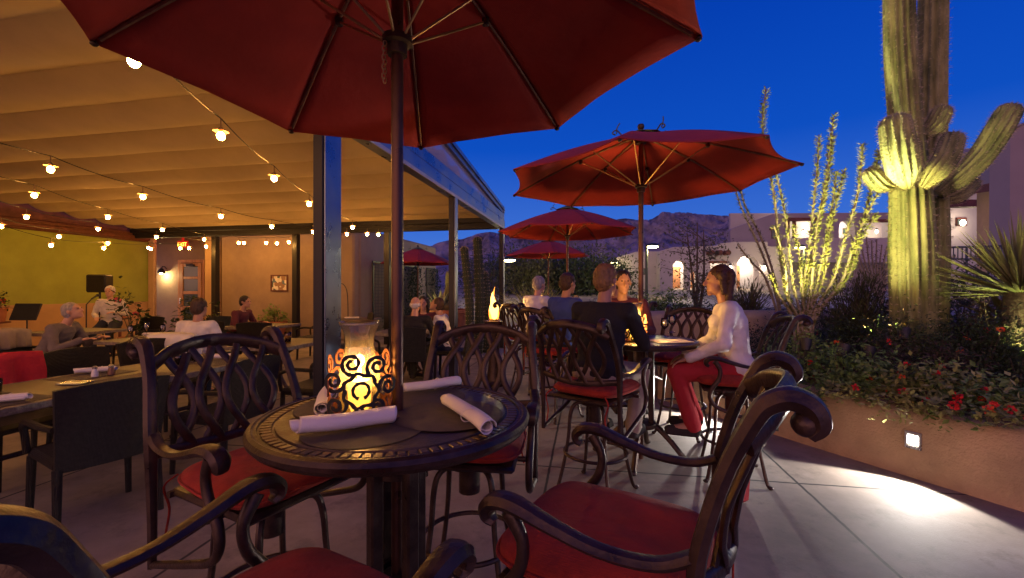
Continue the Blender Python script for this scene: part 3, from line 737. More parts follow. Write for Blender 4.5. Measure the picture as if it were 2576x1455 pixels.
m = MB(); wp(m, [(2300, 521, 15.6), (2300, 498, 15.6), (2470, 503, 15.6), (2470, 520, 15.6)], .3); m.build('roof_beam', 'brown_beam', hb, world=True, smooth=False)
m = MB(); wp(m, [(2490, 780, 14), (2490, 470, 14), (2545, 455, 13), (2545, 800, 13)], .4); m.build('pier', 'stucco_orange', hb, world=True, smooth=False)
w_ = MB(); wp(w_, [(2408, 568, 17.9), (2408, 548, 17.9), (2432, 548, 17.9), (2432, 568, 17.9)], .08); wo = w_.build('window', 'brown_beam', hb, world=True, smooth=False)
m = MB(); wp(m, [(2410, 566, 17.86), (2410, 552, 17.86), (2430, 552, 17.86), (2430, 566, 17.86)], .03); m.build('pane', 'dark_glass', wo, smooth=False)
c = P(2422, 561, 17.6); m = MB(); m.sph(c, (.10, .07, .12), 10, 8); m.build('wall_lantern', 'sconce_white', hb, world=True); light('lantern_light', 'POINT', c + V((0, -.35, 0)), 40, (1, .78, .5), hb, .1)
light('portal_light', 'POINT', P(2500, 520, 12.6), 25, (1, .66, .3), hb, .2)

# railing in front of it
rl = thing('metal_railing', 'blue-grey metal railing beside the saguaro', 'railing', P(2420, 650, 11))
m = MB(); m.tube([P(2370, 623, 11), P(2560, 619, 11)], .025, 8); m.tube([P(2370, 652, 11), P(2560, 652, 11)], .02, 8); m.build('rail', 'blue_rail', rl, world=True)
for k in range(16):
    m = MB(); x = 2376 + k * 11; m.tube([P(x, 622, 11), P(x, 652 if k % 5 else 690, 11)], .012 if k % 5 else .025, 6); m.build('baluster', 'blue_rail', rl, world=True)

# street lamps
def street_lamp(x, y, Y, lab, en, arm=1):
    c = P(x, y, Y); z0 = ground_z(c.x, c.y)
    t = thing('street_lamp', lab, 'street lamp', (c.x, c.y, z0), group='low lamp posts along the driveway')
    px = c.x - .28 * arm
    m = MB(); m.tube([(px, c.y, z0), (px, c.y, c.z + .12)], [.075, .055], 10); m.tube([(px, c.y, c.z + .1), (c.x + .1 * arm, c.y, c.z + .1)], .035, 8); m.build('pole', 'lamp_pole', t, world=True)
    m = MB(); m.lathe([(.30, 0), (.31, .05), (.24, .13), (.05, .17)], 16, (c.x, c.y, c.z + .03)); m.build('lamp_head', 'lamp_pole', t, world=True)
    m = MB(); m.lathe([(0, -.05), (.2, -.04), (.27, .0), (.27, .025)], 16, (c.x, c.y, c.z)); m.build('diffuser', 'lamp_white', t, world=True)
    light('lamp_light', 'POINT', c - V((0, 0, .2)), en, (1, .82, .32), t, .15)
street_lamp(1641, 622, 21, 'tall lamp post in front of the hotel wing, left of the second red umbrella pole', 160)
street_lamp(1545, 662, 30, 'smaller lamp post beside the far end of the hotel wing', 120, -1)
street_lamp(1281, 656, 19, 'lamp post shining beside the last pergola post', 150)
street_lamp(2012, 624, 27, 'lamp post glowing behind the ocotillo stems', 150, -1)
# ------------------------------------------------------------------ plants
def rv(s=1.0): return V((rnd.gauss(0, s), rnd.gauss(0, s), rnd.gauss(0, s)))
def ribbed(mb, path, r, ribs=16, depth=.13, endcap=True):
    path = [V(p) for p in path]
    m = len(path); rs = [lerp(r[int(k)], r[min(int(k) + 1, len(r) - 1)], k - int(k)) for k in [i * (len(r) - 1) / (m - 1) for i in range(m)]]
    if endcap:
        d = (path[-1] - path[-2]).normalized(); r0 = rs[-1]; e = path[-1]
        for k in range(1, 7):
            t = k / 6 * PI / 2; path.append(e + d * r0 * 1.05 * math.sin(t)); rs.append(max(.004, r0 * math.cos(t)))
    n = ribs * 4; o = len(mb.v)
    mb.tube(path, rs, n, rib=ribs, ribd=depth)
    return path, rs, ribs, o, n
def spines(mb, src, info, step=1, l=.038):
    path, rs, ribs, o, n = info
    for i in range(0, len(path) - 1, step):
        for k in range(ribs):
            p = src.v[o + i * n + k * 4]; out = (p - path[i])
            if out.length < 1e-4: continue
            out.normalize()
            for q in range(4):
                d = (out + rv(.55)).normalized(); sd = d.orthogonal().normalized() * .0034
                mb.add([p - sd, p + sd, p + d * l * rnd.uniform(.6, 1.2)], [(0, 1, 2)])
# saguaro ---------------------------------------------------------
SY = 4.8
sg = thing('saguaro_cactus', 'huge floodlit saguaro cactus with thick curving arms', 'cactus', P(2305, 727, SY) * 1 + V((0, 0, -.85)))
def spx(x, y, dy=0): return P(x, y, SY + dy)
def sseg(pts, k): return spl(pts, k)
cm = MB(); sm_ = MB(); W = SY / 1100
base = spx(2297, 727); base.z = .5
info = ribbed(cm, sseg([base, spx(2297, 800), spx(2294, 640), spx(2290, 500), spx(2279, 330), spx(2266, 160), spx(2261, 20), spx(2258, -160)], 9), [38 * W, 39 * W, 40 * W, 36 * W, 28.5 * W, 28 * W, 27 * W, 25 * W], 15, .19)
spines(sm_, cm, info)
cm.build('trunk', 'cactus_skin', sg, world=True, angle=0); sm_.build('spines', 'cactus_spine', sg, world=True, smooth=False)
def sarm(pts, r, ribs, name='arm'):
    a = MB(); b = MB(); inf = ribbed(a, sseg(pts, 8), r, ribs, .17); spines(b, a, inf)
    o = a.build(name, 'cactus_skin', sg, world=True, angle=0); b.build('spines', 'cactus_spine', o, smooth=False)
sarm([spx(2340, 960, .12), spx(2342, 800, .14), spx(2344, 600, .18), spx(2341, 430, .3), spx(2343, 200, .3), spx(2346, 60, .3), spx(2350, -120, .3)], [.13, .132, .135, .128, .122, .12, .112], 13, 'rear_column')
sarm([spx(2282, 470, -.3), spx(2272, 430, -.42), spx(2262, 380, -.44), spx(2252, 318, -.4)], [.04, .115, .125, .118], 13)
sarm([spx(2322, 470, -.32), spx(2352, 435, -.42), spx(2378, 400, -.42), spx(2394, 355, -.38)], [.035, .088, .094, .088], 12)
sarm([spx(2360, 490, .05), spx(2408, 452, .0), spx(2462, 400, -.05), spx(2510, 330, -.1), spx(2536, 285, -.1)], [.05, .092, .10, .104, .098], 13)
sarm([spx(2372, 505, .25), spx(2410, 490, .25), spx(2440, 462, .3)], [.05, .085, .08], 12)
sarm([spx(2320, 345, -.05), spx(2350, 318, -.05), spx(2368, 285, -.05)], [.045, .085, .08], 12)
sarm([spx(2246, 470, -.1), spx(2215, 462, -.16), spx(2193, 440, -.18)], [.04, .082, .076], 12)

# ocotillo ---------------------------------------------------------
def ocotillo(loc, stems, lab, leaf='leaf_ocotillo', dens=100, group=None):
    t = thing('ocotillo', lab, 'ocotillo', loc, group=group)
    for pts, r0 in stems:
        s = MB(); lf = MB(); path = spl(pts, 7)
        s.tube(path, [r0, r0 * .9, r0 * .55], 7)
        so_ = s.build('stem', 'stem_ocotillo', t, world=True)
        Ltot = sum((b - a).length for a, b in zip(path[:-1], path[1:]))
        for q in range(int(Ltot * dens)):
            u = rnd.random() ** .9 * (len(path) - 1.001); i = int(u); p = path[i].lerp(path[i + 1], u - i); ax = (path[i + 1] - path[i]).normalized()
            if rnd.random() > .25 + 1.0 * u / len(path) + .25: continue
            d = (ax * .4 + rv(.8)); d = (d - ax * (d.dot(ax) - .45)).normalized()
            lf.leaf(p + d * r0 * .7, d, ax, rnd.uniform(.032, .06), rnd.uniform(.014, .023))
        lf.build('leaves', leaf, so_, smooth=False)
    return t
OY = 5.0
def op(x, y, dy=0): return P(x, y, OY + dy)
st = []
for pts in ([(2012, 806), (1990, 740), (1962, 640), (1948, 500), (1930, 400), (1918, 310), (1927, 225)],
            [(2018, 806), (1998, 700), (1978, 560), (1955, 450), (1938, 400)],
            [(2022, 806), (2022, 720), (2036, 620), (2048, 500), (2056, 420), (2060, 345)],
            [(2026, 806), (2040, 700), (2052, 590), (2075, 470), (2088, 380), (2097, 290)],
            [(2030, 806), (2064, 700), (2086, 590), (2106, 500), (2124, 432)],
            [(2034, 806), (2085, 700), (2125, 600), (2155, 500), (2165, 420), (2170, 365)],
            [(2036, 806), (2098, 710), (2150, 610), (2195, 510), (2222, 462)],
            [(2028, 806), (2050, 710), (2078, 600), (2096, 500), (2104, 432)],
            [(2014, 806), (1994, 750), (1975, 660), (1948, 570)],
            [(2006, 806), (1975, 740), (1950, 690)],
            [(2024, 806), (2018, 720), (2010, 640), (1996, 570)],
            [(2040, 806), (2120, 690), (2160, 610), (2205, 540)],
            [(2020, 806), (2030, 700), (2062, 560), (2083, 440), (2090, 350)],
            [(2036, 806), (2110, 700), (2170, 560), (2200, 440), (2210, 380)]):
    dy = rnd.uniform(-.35, .35); n = len(pts); pts = [(x + (x - 2024) * .6 * max(0, (y - 650) / 156), y) for x, y in pts]
    st.append(([op(x, y, dy * i / n) for i, (x, y) in enumerate(pts)], .0155))
ob = op(2024, 806); 
for pts, r in st: pts.insert(0, V((pts[0].x, pts[0].y, .6)))
ocotillo(V((ob.x, ob.y, .62)), st, 'tall floodlit ocotillo with thorny leafy stems beside the saguaro', dens=250)
st = []
for pts in ([(1965, 806), (1940, 700), (1905, 610), (1868, 530), (1850, 478)], [(1966, 806), (1948, 700), (1915, 600), (1875, 520), (1862, 470)], [(1960, 806), (1925, 700), (1890, 660), (1855, 615)]):
    st.append(([V((P(1962, 806, 6.2).x, 6.2, .8))] + [P(x, y, 6.2) for x, y in pts], .018))
ocotillo(V((P(1962, 806, 6.2).x, 6.2, .9)), st, 'darker leaning ocotillo with unlit stems left of the floodlit one', 'leaf_olive', 130)
st = []
for k in range(9):
    x1 = 2140 + k * 13; st.append(([V((P(2215, 780, 8).x, 8, .9)), P(2213 + k, 760, 8), P(lerp(2205, x1, .6), 680, 8), P(x1, 590 + rnd.random() * 30, 8)], .02))
ocotillo(V((P(2215, 780, 8).x, 8, .9)), st, 'small dark leafless ocotillo behind the saguaro trunk', 'leaf_dark', 40)

# yucca ---------------------------------------------------------
def yucca(loc, rad, n, lab, m='yucca_leaf', wd=.028, up=.35, lean=None):
    t = thing('yucca', lab, 'yucca', loc)
    tr = MB(); tr.tube([V(loc) - V((0, 0, .5)), V(loc) - V((0, 0, .1)), V(loc) + V((0, 0, .1))], [.11, .13, .10], 10); tr.build('trunk', 'bark', t, world=True)
    lf = MB()
    for k in range(n):
        d = rv(1).normalized(); d.z = abs(d.z) * 1.1 - .35 + up * .3; d = (d + (V(lean) if lean else V((0, 0, 0)))).normalized()
        sd = d.cross(V((0, 0, 1))).normalized() * wd; l = rad * rnd.uniform(.8, 1.1); p0 = V(loc) + d * .08; nn = sd.cross(d).normalized()
        dr = V((0, 0, -.10 * l * max(0, 1 - d.z)))
        pts = [p0 - sd * .6, p0 + nn * .006, p0 + sd * .6]; mid = p0 + d * l * .5 + dr * .3; pts += [mid - sd, mid + nn * -.012, mid + sd]; tip = p0 + d * l + dr; pts.append(tip)
        lf.add(pts, [(0, 1, 4, 3), (1, 2, 5, 4), (3, 4, 6), (4, 5, 6)])
    lf.build('leaves', m, t, world=True, smooth=False); return t
yucca(P(2566, 742, 4.3), .72, 130, 'floodlit yucca with long narrow leaves at the right edge of the planter', wd=.018, lean=(-.28, 0, .22))
yucca(P(2520, 800, 4.6) + V((.15, 0, -.1)), .5, 40, 'broad-leaved yucca low beneath the narrow-leaved one', 'yucca_leaf', .05, lean=(-.2, -.2, .2))

# shrubs --------------------------------------------------------
def shrub(loc, size, n, leaf, lab, cat='shrub', name='shrub', ls=.05, lw=.022, flowers=0, fm='flower_red', twigs=14, spiky=0.0, group=None, clump=9, fsize=.03, fface=None):
    loc = V(loc); t = thing(name, lab, cat, loc, group=group)
    tw = MB(); lf = MB(); sx, sy, sz = size
    cl = []
    for k in range(max(twigs, clump)):
        d = rv(1).normalized(); d.z = abs(d.z)
        rr = rnd.uniform(.55, 1.0)
        tip = loc + V((d.x * sx * rr, d.y * sy * rr, d.z * sz * rr + .05 * sz))
        cl.append(tip)
        if k < twigs: tw.tube([loc + V((d.x * sx * .1, d.y * sy * .1, 0)), loc.lerp(tip, .5) + V((0, 0, sz * .12)), tip], [.012, .008, .003], 5)
    tw.build('stem', 'bark', t, world=True)
    for k in range(n):
        c = cl[rnd.randrange(len(cl))]
        if spiky:
            u = rnd.uniform(.35, 1.05); p = loc.lerp(c, u) + rv(.04); d = ((c - loc).normalized() * spiky + rv(.35)).normalized()
        else:
            p = c + V((rnd.gauss(0, sx * .17), rnd.gauss(0, sy * .17), rnd.gauss(0, sz * .15))); d = rv(1).normalized(); d.z *= .6
        if p.z < loc.z - .05: p.z = loc.z + rnd.random() * .1
        lf.leaf(p, d, V((0, 0, 1)) + rv(.3), ls * rnd.uniform(.6, 1.3), lw * rnd.uniform(.7, 1.3))
    lf.build('leaves', leaf, t, world=True, smooth=False)
    for k in range(flowers):
        c = cl[rnd.randrange(len(cl))] + V((0, -.05, .05)) if fface is None else fface(k)
        fl = MB()
        for q in range(16):
            d = (rv(1) + V((0, -.6, .8))).normalized(); fl.leaf(c + d * fsize * .5, (d + rv(.7)).normalized(), d, fsize * .75, fsize * .7)
        fl.build('flower', fm if rnd.random() < .7 else 'flower_orange', t, world=True, smooth=False)
    return t
def bed(x, y, z=None): return V((x, y, (ground_z(x, y) if z is None else z)))
# lantana along the wall, nearest last
for (px, Y, off, s, n, fl, lf_, lab) in (
        (2010, 4.75, .35, (.50, .45, .42), 1500, 3, 'leaf_green', 'lantana bush with red blooms beside the bar stool of the woman in white'),
        (2085, 4.1, .4, (.50, .45, .42), 1500, 5, 'leaf_green', 'bright leafy lantana with red flowers behind the empty stool'),
        (2200, 3.9, .55, (.55, .45, .40), 1500, 4, 'leaf_green', 'lantana with a few red flowers spilling over the middle of the wall'),
        (2310, 3.5, .5, (.50, .40, .33), 1500, 7, 'leaf_yellow', 'low lantana with orange flower heads right above the square step light'),
        (2450, 3.35, .6, (.50, .40, .30), 1500, 5, 'leaf_green', 'trailing lantana with red flowers right of the step light'),
        (2580, 3.2, .7, (.5, .4, .32), 1200, 1, 'leaf_yellow', 'trailing green lantana cut off by the right edge of the photo')):
    x = (px - 1288) / 1100 * Y
    shrub(V((x + .1, Y, .47)), s, n, lf_, lab, 'lantana', 'lantana', .055, .03, fl, 'flower_red', clump=26, group='lantana bushes along the planter wall', fsize=.026)
# hanging sprays on the wall edge
for px, py, lab in ((2130, 992, 'small leafy sprig hanging over the planter wall nearest the empty stool'), (2235, 1000, 'flat leafy sprig lying on the wall top midway to the step light'), (2380, 1010, 'sprig with red and orange flowers lying on the wall above the step light'), (2500, 1035, 'long leafy sprig drooping over the wall at far right')):
    i, f = wseg(3.0); Y = 3.75 - (px - 2130) * .0022; p = P(px, py, Y); p.z = .54
    shrub(p, (.2, .14, .10), 160, 'leaf_yellow', lab, 'lantana', 'lantana_sprig', .05, .034, 4 if px in (2380, 2500) else 1, clump=10, group='lantana sprigs on the wall top', fsize=.032)
# dark mass of foliage filling the bed
dk = [(1960, 5.6, .7, .6), (2080, 5.3, .7, .55), (2180, 5.0, .8, .75), (2250, 4.35, .7, .62), (2360, 4.25, .75, .75), (2470, 4.1, .75, .70), (2560, 3.9, .7, .62), (2420, 5.6, .9, .7), (2150, 6.2, .9, .8), (2330, 3.95, .6, .5), (2560, 5.0, .8, .5)]
nm = ['behind the stool of the woman in white', 'at the foot of the floodlit ocotillo', 'between the ocotillo and the saguaro', 'in front of the saguaro trunk', 'at the right foot of the saguaro', 'below the yucca leaves', 'at the right edge below the yucca', 'behind the saguaro to the right', 'far behind the ocotillo', 'in the dark middle of the planter', 'under the yucca trunk']
for (px, Y, s, h), q in zip(dk, nm):
    x = (px - 1288) / 1100 * Y
    shrub(bed(x, Y), (s, s * .8, h), 3600, 'leaf_dark' if rnd.random() < .7 else 'leaf_brush', 'dark fine-leaved shrub ' + q, 'shrub', 'shrub', .05, .016, 2, 'flower_red', clump=30, group='dark shrubs filling the planter', fsize=.03)
shrub(bed(P(2150, 727, 5.5).x, 5.5), (.46, .5, 1.15), 5200, 'leaf_olive', 'feathery upright brush shrub between the ocotillo and saguaro', ls=.075, lw=.013, twigs=60, spiky=1.1, clump=60)
shrub(bed(P(2440, 727, 4.7).x, 4.5), (.42, .4, .85), 3600, 'leaf_brush', 'reddish twiggy shrub at the right of the saguaro trunk', ls=.06, lw=.013, twigs=50, spiky=1.0, clump=50)
shrub(bed(P(1885, 727, 6.9).x, 6.9, .95), (.62, .5, .62), 2000, 'leaf_olive', 'spiky pencil shrub behind the head of the woman in white', ls=.12, lw=.012, twigs=60, spiky=1.6, clump=60)
shrub(bed(P(1660, 727, 11).x, 11, .35), (.85, .7, 1.0), 3000, 'leaf_green', 'bright green citrus bush lit up near the second umbrella pole', 'bush', 'bush', .11, .055, clump=40)
shrub(bed(P(1740, 727, 10).x, 10, .5), (.8, .6, .75), 1500, 'leaf_dark', 'low dark bush under the thin mesquite tree', 'bush', 'bush', .09, .03, clump=30)
shrub(bed(P(1560, 727, 12).x, 12, .4), (1.0, .7, 1.1), 1600, 'leaf_dark', 'dark round bush below the smaller lamp post', 'bush', 'bush', .1, .035, clump=30)
def grass(loc, h, n, lab):
    t = thing('grass_clump', lab, 'ornamental grass', loc); b = MB()
    for k in range(n):
        d = V((rnd.gauss(0, .5), rnd.gauss(0, .4), 1)).normalized(); l = h * rnd.uniform(.6, 1.1); p = V(loc) + V((rnd.gauss(0, .1), rnd.gauss(0, .1), 0)); sd = V((1, 0, 0)) * .006
        mid = p + d * l * .55; tip = p + d * l * .9 + V((d.x * l * .35, d.y * l * .3, -.05 * l))
        b.add([p - sd, p + sd, mid + sd, tip, mid - sd], [(0, 1, 2, 3, 4)])
    b.build('blades', 'leaf_yellow', t, world=True, smooth=False)
grass(V((P(1345, 790, 9.5).x, 9.5, .55)), 1.25, 320, 'pale ornamental grass clump in a pot behind the far bar stools')
m = MB(); m.lathe([(.18, 0), (.26, .3), (.31, .52), (.33, .56), (.29, .55), (.24, .3)], 18, (P(1345, 790, 9.5).x, 9.5, 0)); tag(m.build('plant_pot', 'terracotta'), 'large round pot holding the pale grass clump', 'pot')

# trees --------------------------------------------------------
def tree(loc, h, cr, n, leaf, lab, name='tree', trunks=3, ls=.10, lw=.04, sparse=.3, group=None, base=.3):
    loc = V(loc); t = thing(name, lab, 'tree', loc, group=group)
    tr = MB(); lf = MB(); tips = []
    for k in range(trunks):
        a = 2 * PI * k / trunks + rnd.random(); lean = V((math.cos(a), math.sin(a), 0)) * cr * .28
        top = loc + lean + V((0, 0, h * rnd.uniform(.8, .95))); pts = spl([loc, loc + lean * .3 + V((0, 0, h * .35)) + rv(.05), top], 5)
        tr.tube(pts, [.05 * h / 4 + .02, .03 * h / 4 + .01, .012], 7)
        for j in range(12):
            u = rnd.uniform(base, 1); p = pts[min(len(pts) - 1, int(u * (len(pts) - 1)))]; d = rv(1).normalized(); d.z = d.z * .5 + .35
            e = p + V((d.x, d.y, d.z)) * cr * rnd.uniform(.4, 1.05) * (1.15 - .5 * abs(u - .6)); tr.tube([p, p.lerp(e, .5) + rv(.04), e], [.014, .01, .004], 5)
            tips += [e, p.lerp(e, .6), e + rv(cr * .12)]
    tr.build('trunk', 'bark', t, world=True)
    for k in range(n):
        c = tips[rnd.randrange(len(tips))]; p = c + rv(cr * sparse * .45); d = rv(1).normalized()
        lf.leaf(p, d, V((0, 0, 1)) + rv(.5), ls * rnd.uniform(.6, 1.3), lw * rnd.uniform(.7, 1.3))
    lf.build('crown', leaf, t, world=True, smooth=False); return t
x = P(1752, 727, 11).x
tree(V((x, 11, .6)), 2.8, .85, 1500, 'leaf_olive', 'thin open mesquite tree standing before the hotel', 'mesquite_tree', 3, .085, .032, .3)
x = P(1225, 727, 15).x
tree(V((x, 14.5, .2)), 2.1, 1.0, 1800, 'leaf_olive', 'wispy pale tree behind the fire torch and columnar cacti', 'palo_verde_tree', 4, .11, .035, .32)
for (px, Y, h, cr, lf_, lab) in ((1305, 26, 1.9, 1.7, 'leaf_dark', 'leftmost dark tree of the far row behind the last pergola post'), (1345, 24, 1.6, 1.5, 'leaf_olive', 'olive tree of the far row below the fourth umbrella'), (1405, 27, 2.0, 1.8, 'leaf_dark', 'round dark tree of the far row between the two small umbrella poles'), (1450, 24, 1.7, 1.5, 'leaf_dark', 'low dark tree of the far row right of the third umbrella pole'), (1500, 28, 2.1, 1.9, 'leaf_olive', 'broad tree of the far row behind the man in black'), (1535, 25, 1.5, 1.3, 'leaf_dark', 'small dark tree of the far row beside the smaller lamp post')):
    x = P(px, 727, Y).x; tree(V((x, Y, ground_z(x, Y))), h, cr, 2600, lf_, lab, 'desert_tree', 4, .24, .09, .5, group='trees beyond the patio', base=.15)
for (px, Y, h, cr, lab) in ((1200, 32, 1.8, 2.0, 'low tree far beyond the columnar cacti'), (1260, 36, 2.0, 2.2, 'dim tree far off between the last two pergola posts'), (2430, 9.5, .95, .8, 'small dark tree near the blue railing')):
    x = P(px, 727, Y).x; tree(V((x, Y, ground_z(x, Y))), h, cr, 1800, 'leaf_dark', lab, 'desert_tree', 3, .2 if Y > 20 else .08, .07 if Y > 20 else .03, .5, base=.1)
# columnar cacti beyond the pergola
def column_cactus(px, ytop, Y, w_, lab, lean=0):
    b = P(px, 800, Y); b.z = 0; t = thing('columnar_cactus', lab, 'cactus', b, group='tall columnar cacti beyond the pergola')
    m = MB(); s = MB(); top = P(px + lean, ytop, Y); r = w_ / 2 * Y / 1100
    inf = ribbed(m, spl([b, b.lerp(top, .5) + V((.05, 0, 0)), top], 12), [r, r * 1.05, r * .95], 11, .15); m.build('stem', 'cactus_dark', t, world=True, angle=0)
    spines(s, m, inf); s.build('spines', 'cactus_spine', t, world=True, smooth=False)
column_cactus(1182, 630, 9.6, 18, 'shorter leaning columnar cactus just right of the second pergola post', -14)
column_cactus(1202, 606, 9.8, 20, 'tallest columnar cactus between the second and last pergola posts', -1)
column_cactus(1222, 690, 10, 14, 'short columnar cactus right of the tallest one', -2)
# terracotta planter with agave and small cactus
tb = P(1118, 800, 12.2)
m = MB(); m.lathe([(.50, 0), (.62, .5), (.72, .78), (.76, .80), (.76, .88), (.68, .88), (.66, .8), (0, .8)], 24, (tb.x, 12.2, 0)); tag(m.build('planter_bowl', 'terracotta'), 'broad tan planter bowl holding agave and small cactus', 'planter')
def agave(loc, r, n, lab):
    t = thing('agave', lab, 'agave', loc); lf = MB()
    for k in range(n):
        a = 2.4 * k; el = lerp(.25, 1.3, k / n); d = V((math.cos(a) * math.cos(el), math.sin(a) * math.cos(el), math.sin(el))); sd = V((-math.sin(a), math.cos(a), 0)) * r * .13; l = r * lerp(.8, 1.1, rnd.random())
        p = V(loc); nn = V((0, 0, .03)); q = p + d * l * .4
        lf.add([p - sd * .5, p + sd * .5, q + sd + nn, p + d * l, q - sd + nn, q - nn], [(0, 5, 4), (0, 1, 2, 5), (5, 2, 3), (5, 3, 4)])
    lf.build('leaves', 'agave_leaf', t, world=True, smooth=False)
agave(V((tb.x - .1, 12.1, .85)), .62, 26, 'pale floodlit agave in the tan planter bowl')
cc = thing('columnar_cactus', 'small yellow-lit columnar cactus in the planter bowl', 'cactus', (tb.x + .12, 12.3, .82)); m = MB(); s = MB()
inf = ribbed(m, [V((tb.x + .12, 12.3, .8)), V((tb.x + .12, 12.3, 1.3)), V((tb.x + .13, 12.3, 1.85))], [.10, .11, .10], 9, .15); m.build('stem', 'cactus_skin', cc, world=True, angle=0); spines(s, m, inf); s.build('spines', 'cactus_spine', cc, world=True, smooth=False)
# trellises and vines on the side wall
for k, (s0, s1) in enumerate(((8.6, 9.9), (10.7, 12.0), (12.9, 14.1))):
    t = thing('trellis', ['dark square wire trellis on the side wall nearest the pergola', 'middle wire trellis covered in vines', 'farthest wire trellis on the side wall'][k], 'trellis', Q(s0, 4.35, 0))
    m = MB()
    for a, b, c, d in ((s0, s0 + .05, .5, 2.3), (s1 - .05, s1, .5, 2.3), (s0 + .051, s1 - .051, 2.25, 2.3), (s0 + .051, s1 - .051, .5, .55)): qbox(m, a, b, 4.34, 4.37, c, d, .003)
    m.build('frame', 'black_plastic', t, world=True)
    m = MB()
    for j in range(1, 14): m.tube([Q(lerp(s0, s1, j / 14), 4.36, .52), Q(lerp(s0, s1, j / 14), 4.36, 2.28)], .006, 4)
    for j in range(1, 18): m.tube([Q(s0 + .02, 4.355, lerp(.5, 2.3, j / 18)), Q(s1 - .02, 4.355, lerp(.5, 2.3, j / 18))], .006, 4)
    m.build('wire_mesh', 'black_plastic', t, world=True)
    if k: 
        v = thing('climbing_vine', ['', 'dense vine climbing the middle trellis', 'sparse vine climbing the farthest trellis'][k], 'vine', Q((s0 + s1) / 2, 4.2, 0)); lf = MB(); sm2 = MB()
        sm2.tube([Q(s0 + .6, 4.22, 0), Q(s0 + .5, 4.26, 1), Q(s0 + .8, 4.28, 2.1)], .012, 5); sm2.build('stem', 'bark', v, world=True)
        for q in range(1300 if k == 1 else 700):
            p = Q(rnd.gauss((s0 + s1) / 2, .32), rnd.uniform(4.02, 4.32), rnd.uniform(.1, 2.25)); lf.leaf(p, rv(1).normalized(), V((0, 0, 1)), .10, .05)
        lf.build('leaves', 'leaf_dark', v, world=True, smooth=False)
shrub(Q(9.3, 3.8, 0), (.55, .5, 1.1), 900, 'leaf_dark', 'rose bush with dark red blooms under the first trellis', 'bush', 'bush', .08, .04, 6, 'flower_pink', clump=24, fsize=.07)
shrub(Q(12.1, 3.3, 0), (.9, .6, 1.0), 900, 'leaf_dark', 'low bush in front of the far trellis', 'bush', 'bush', .09, .04, clump=24)
# floodlights in the planter
def uplight(loc, target, en, col, lab, spot=70, bl=.7):
    t = thing('floodlight', lab, 'floodlight', loc); d = (V(target) - V(loc)).normalized()
    m = MB(); m.tube([V(loc) - d * .12, V(loc) - d * .06, V(loc)], [.035, .05, .055], 12); m.tube([V(loc) - d * .1, V((loc[0], loc[1], loc[2] - .35))], .012, 6); m.build('housing', 'black_plastic', t, world=True)
    m = MB(); m.tube([V(loc) - d * .006, V(loc) - d * .001], .045, 12); m.build('lens', 'step_light', t, world=True)
    light('flood_beam', 'SPOT', V(loc) + d * .03, en, col, t, .05, target=target, spot=spot, blend=bl)
uplight((3.15, 4.15, .92), P(2285, 200, 4.7), 220, (.96, .88, .28), 'small floodlight aimed up at the saguaro from the front', 95, 1.0)
uplight((3.3, 4.05, .92), P(2290, 20, 4.7) + V((0, 0, 1.7)), 1500, (.96, .92, .42), 'narrow floodlight added to brighten the top of the saguaro', 33, 1.0)  # added beam, evens out the light up the trunk
uplight((3.9, 4.35, 1.05), P(2290, 560, 4.8), 5, (1, .70, .12), 'small floodlight close to the foot of the saguaro', 80)
uplight((2.92, 4.35, .95), P(2040, 400, 5.0), 330, (1, .84, .30), 'small floodlight aimed up into the ocotillo', 85)
uplight((3.95, 4.45, 1.0), P(2130, 430, 5.0), 75, (1, .84, .34), 'second floodlight close under the ocotillo stems', 80)
uplight((4.85, 4.05, .75), P(2540, 660, 4.4), 130, (.95, .95, .30), 'floodlight under the yucca leaves', 90)
uplight((tb.x - .9, 11.4, .7), V((tb.x, 12.1, 1.2)), 30, (1, .78, .25), 'floodlight aimed at the agave bowl', 90)
uplight((P(1640, 727, 10).x, 9.9, .5), V((P(1680, 727, 11).x, 11, 1.4)), 40, (.95, 1, .5), 'floodlight under the green citrus bush', 100)
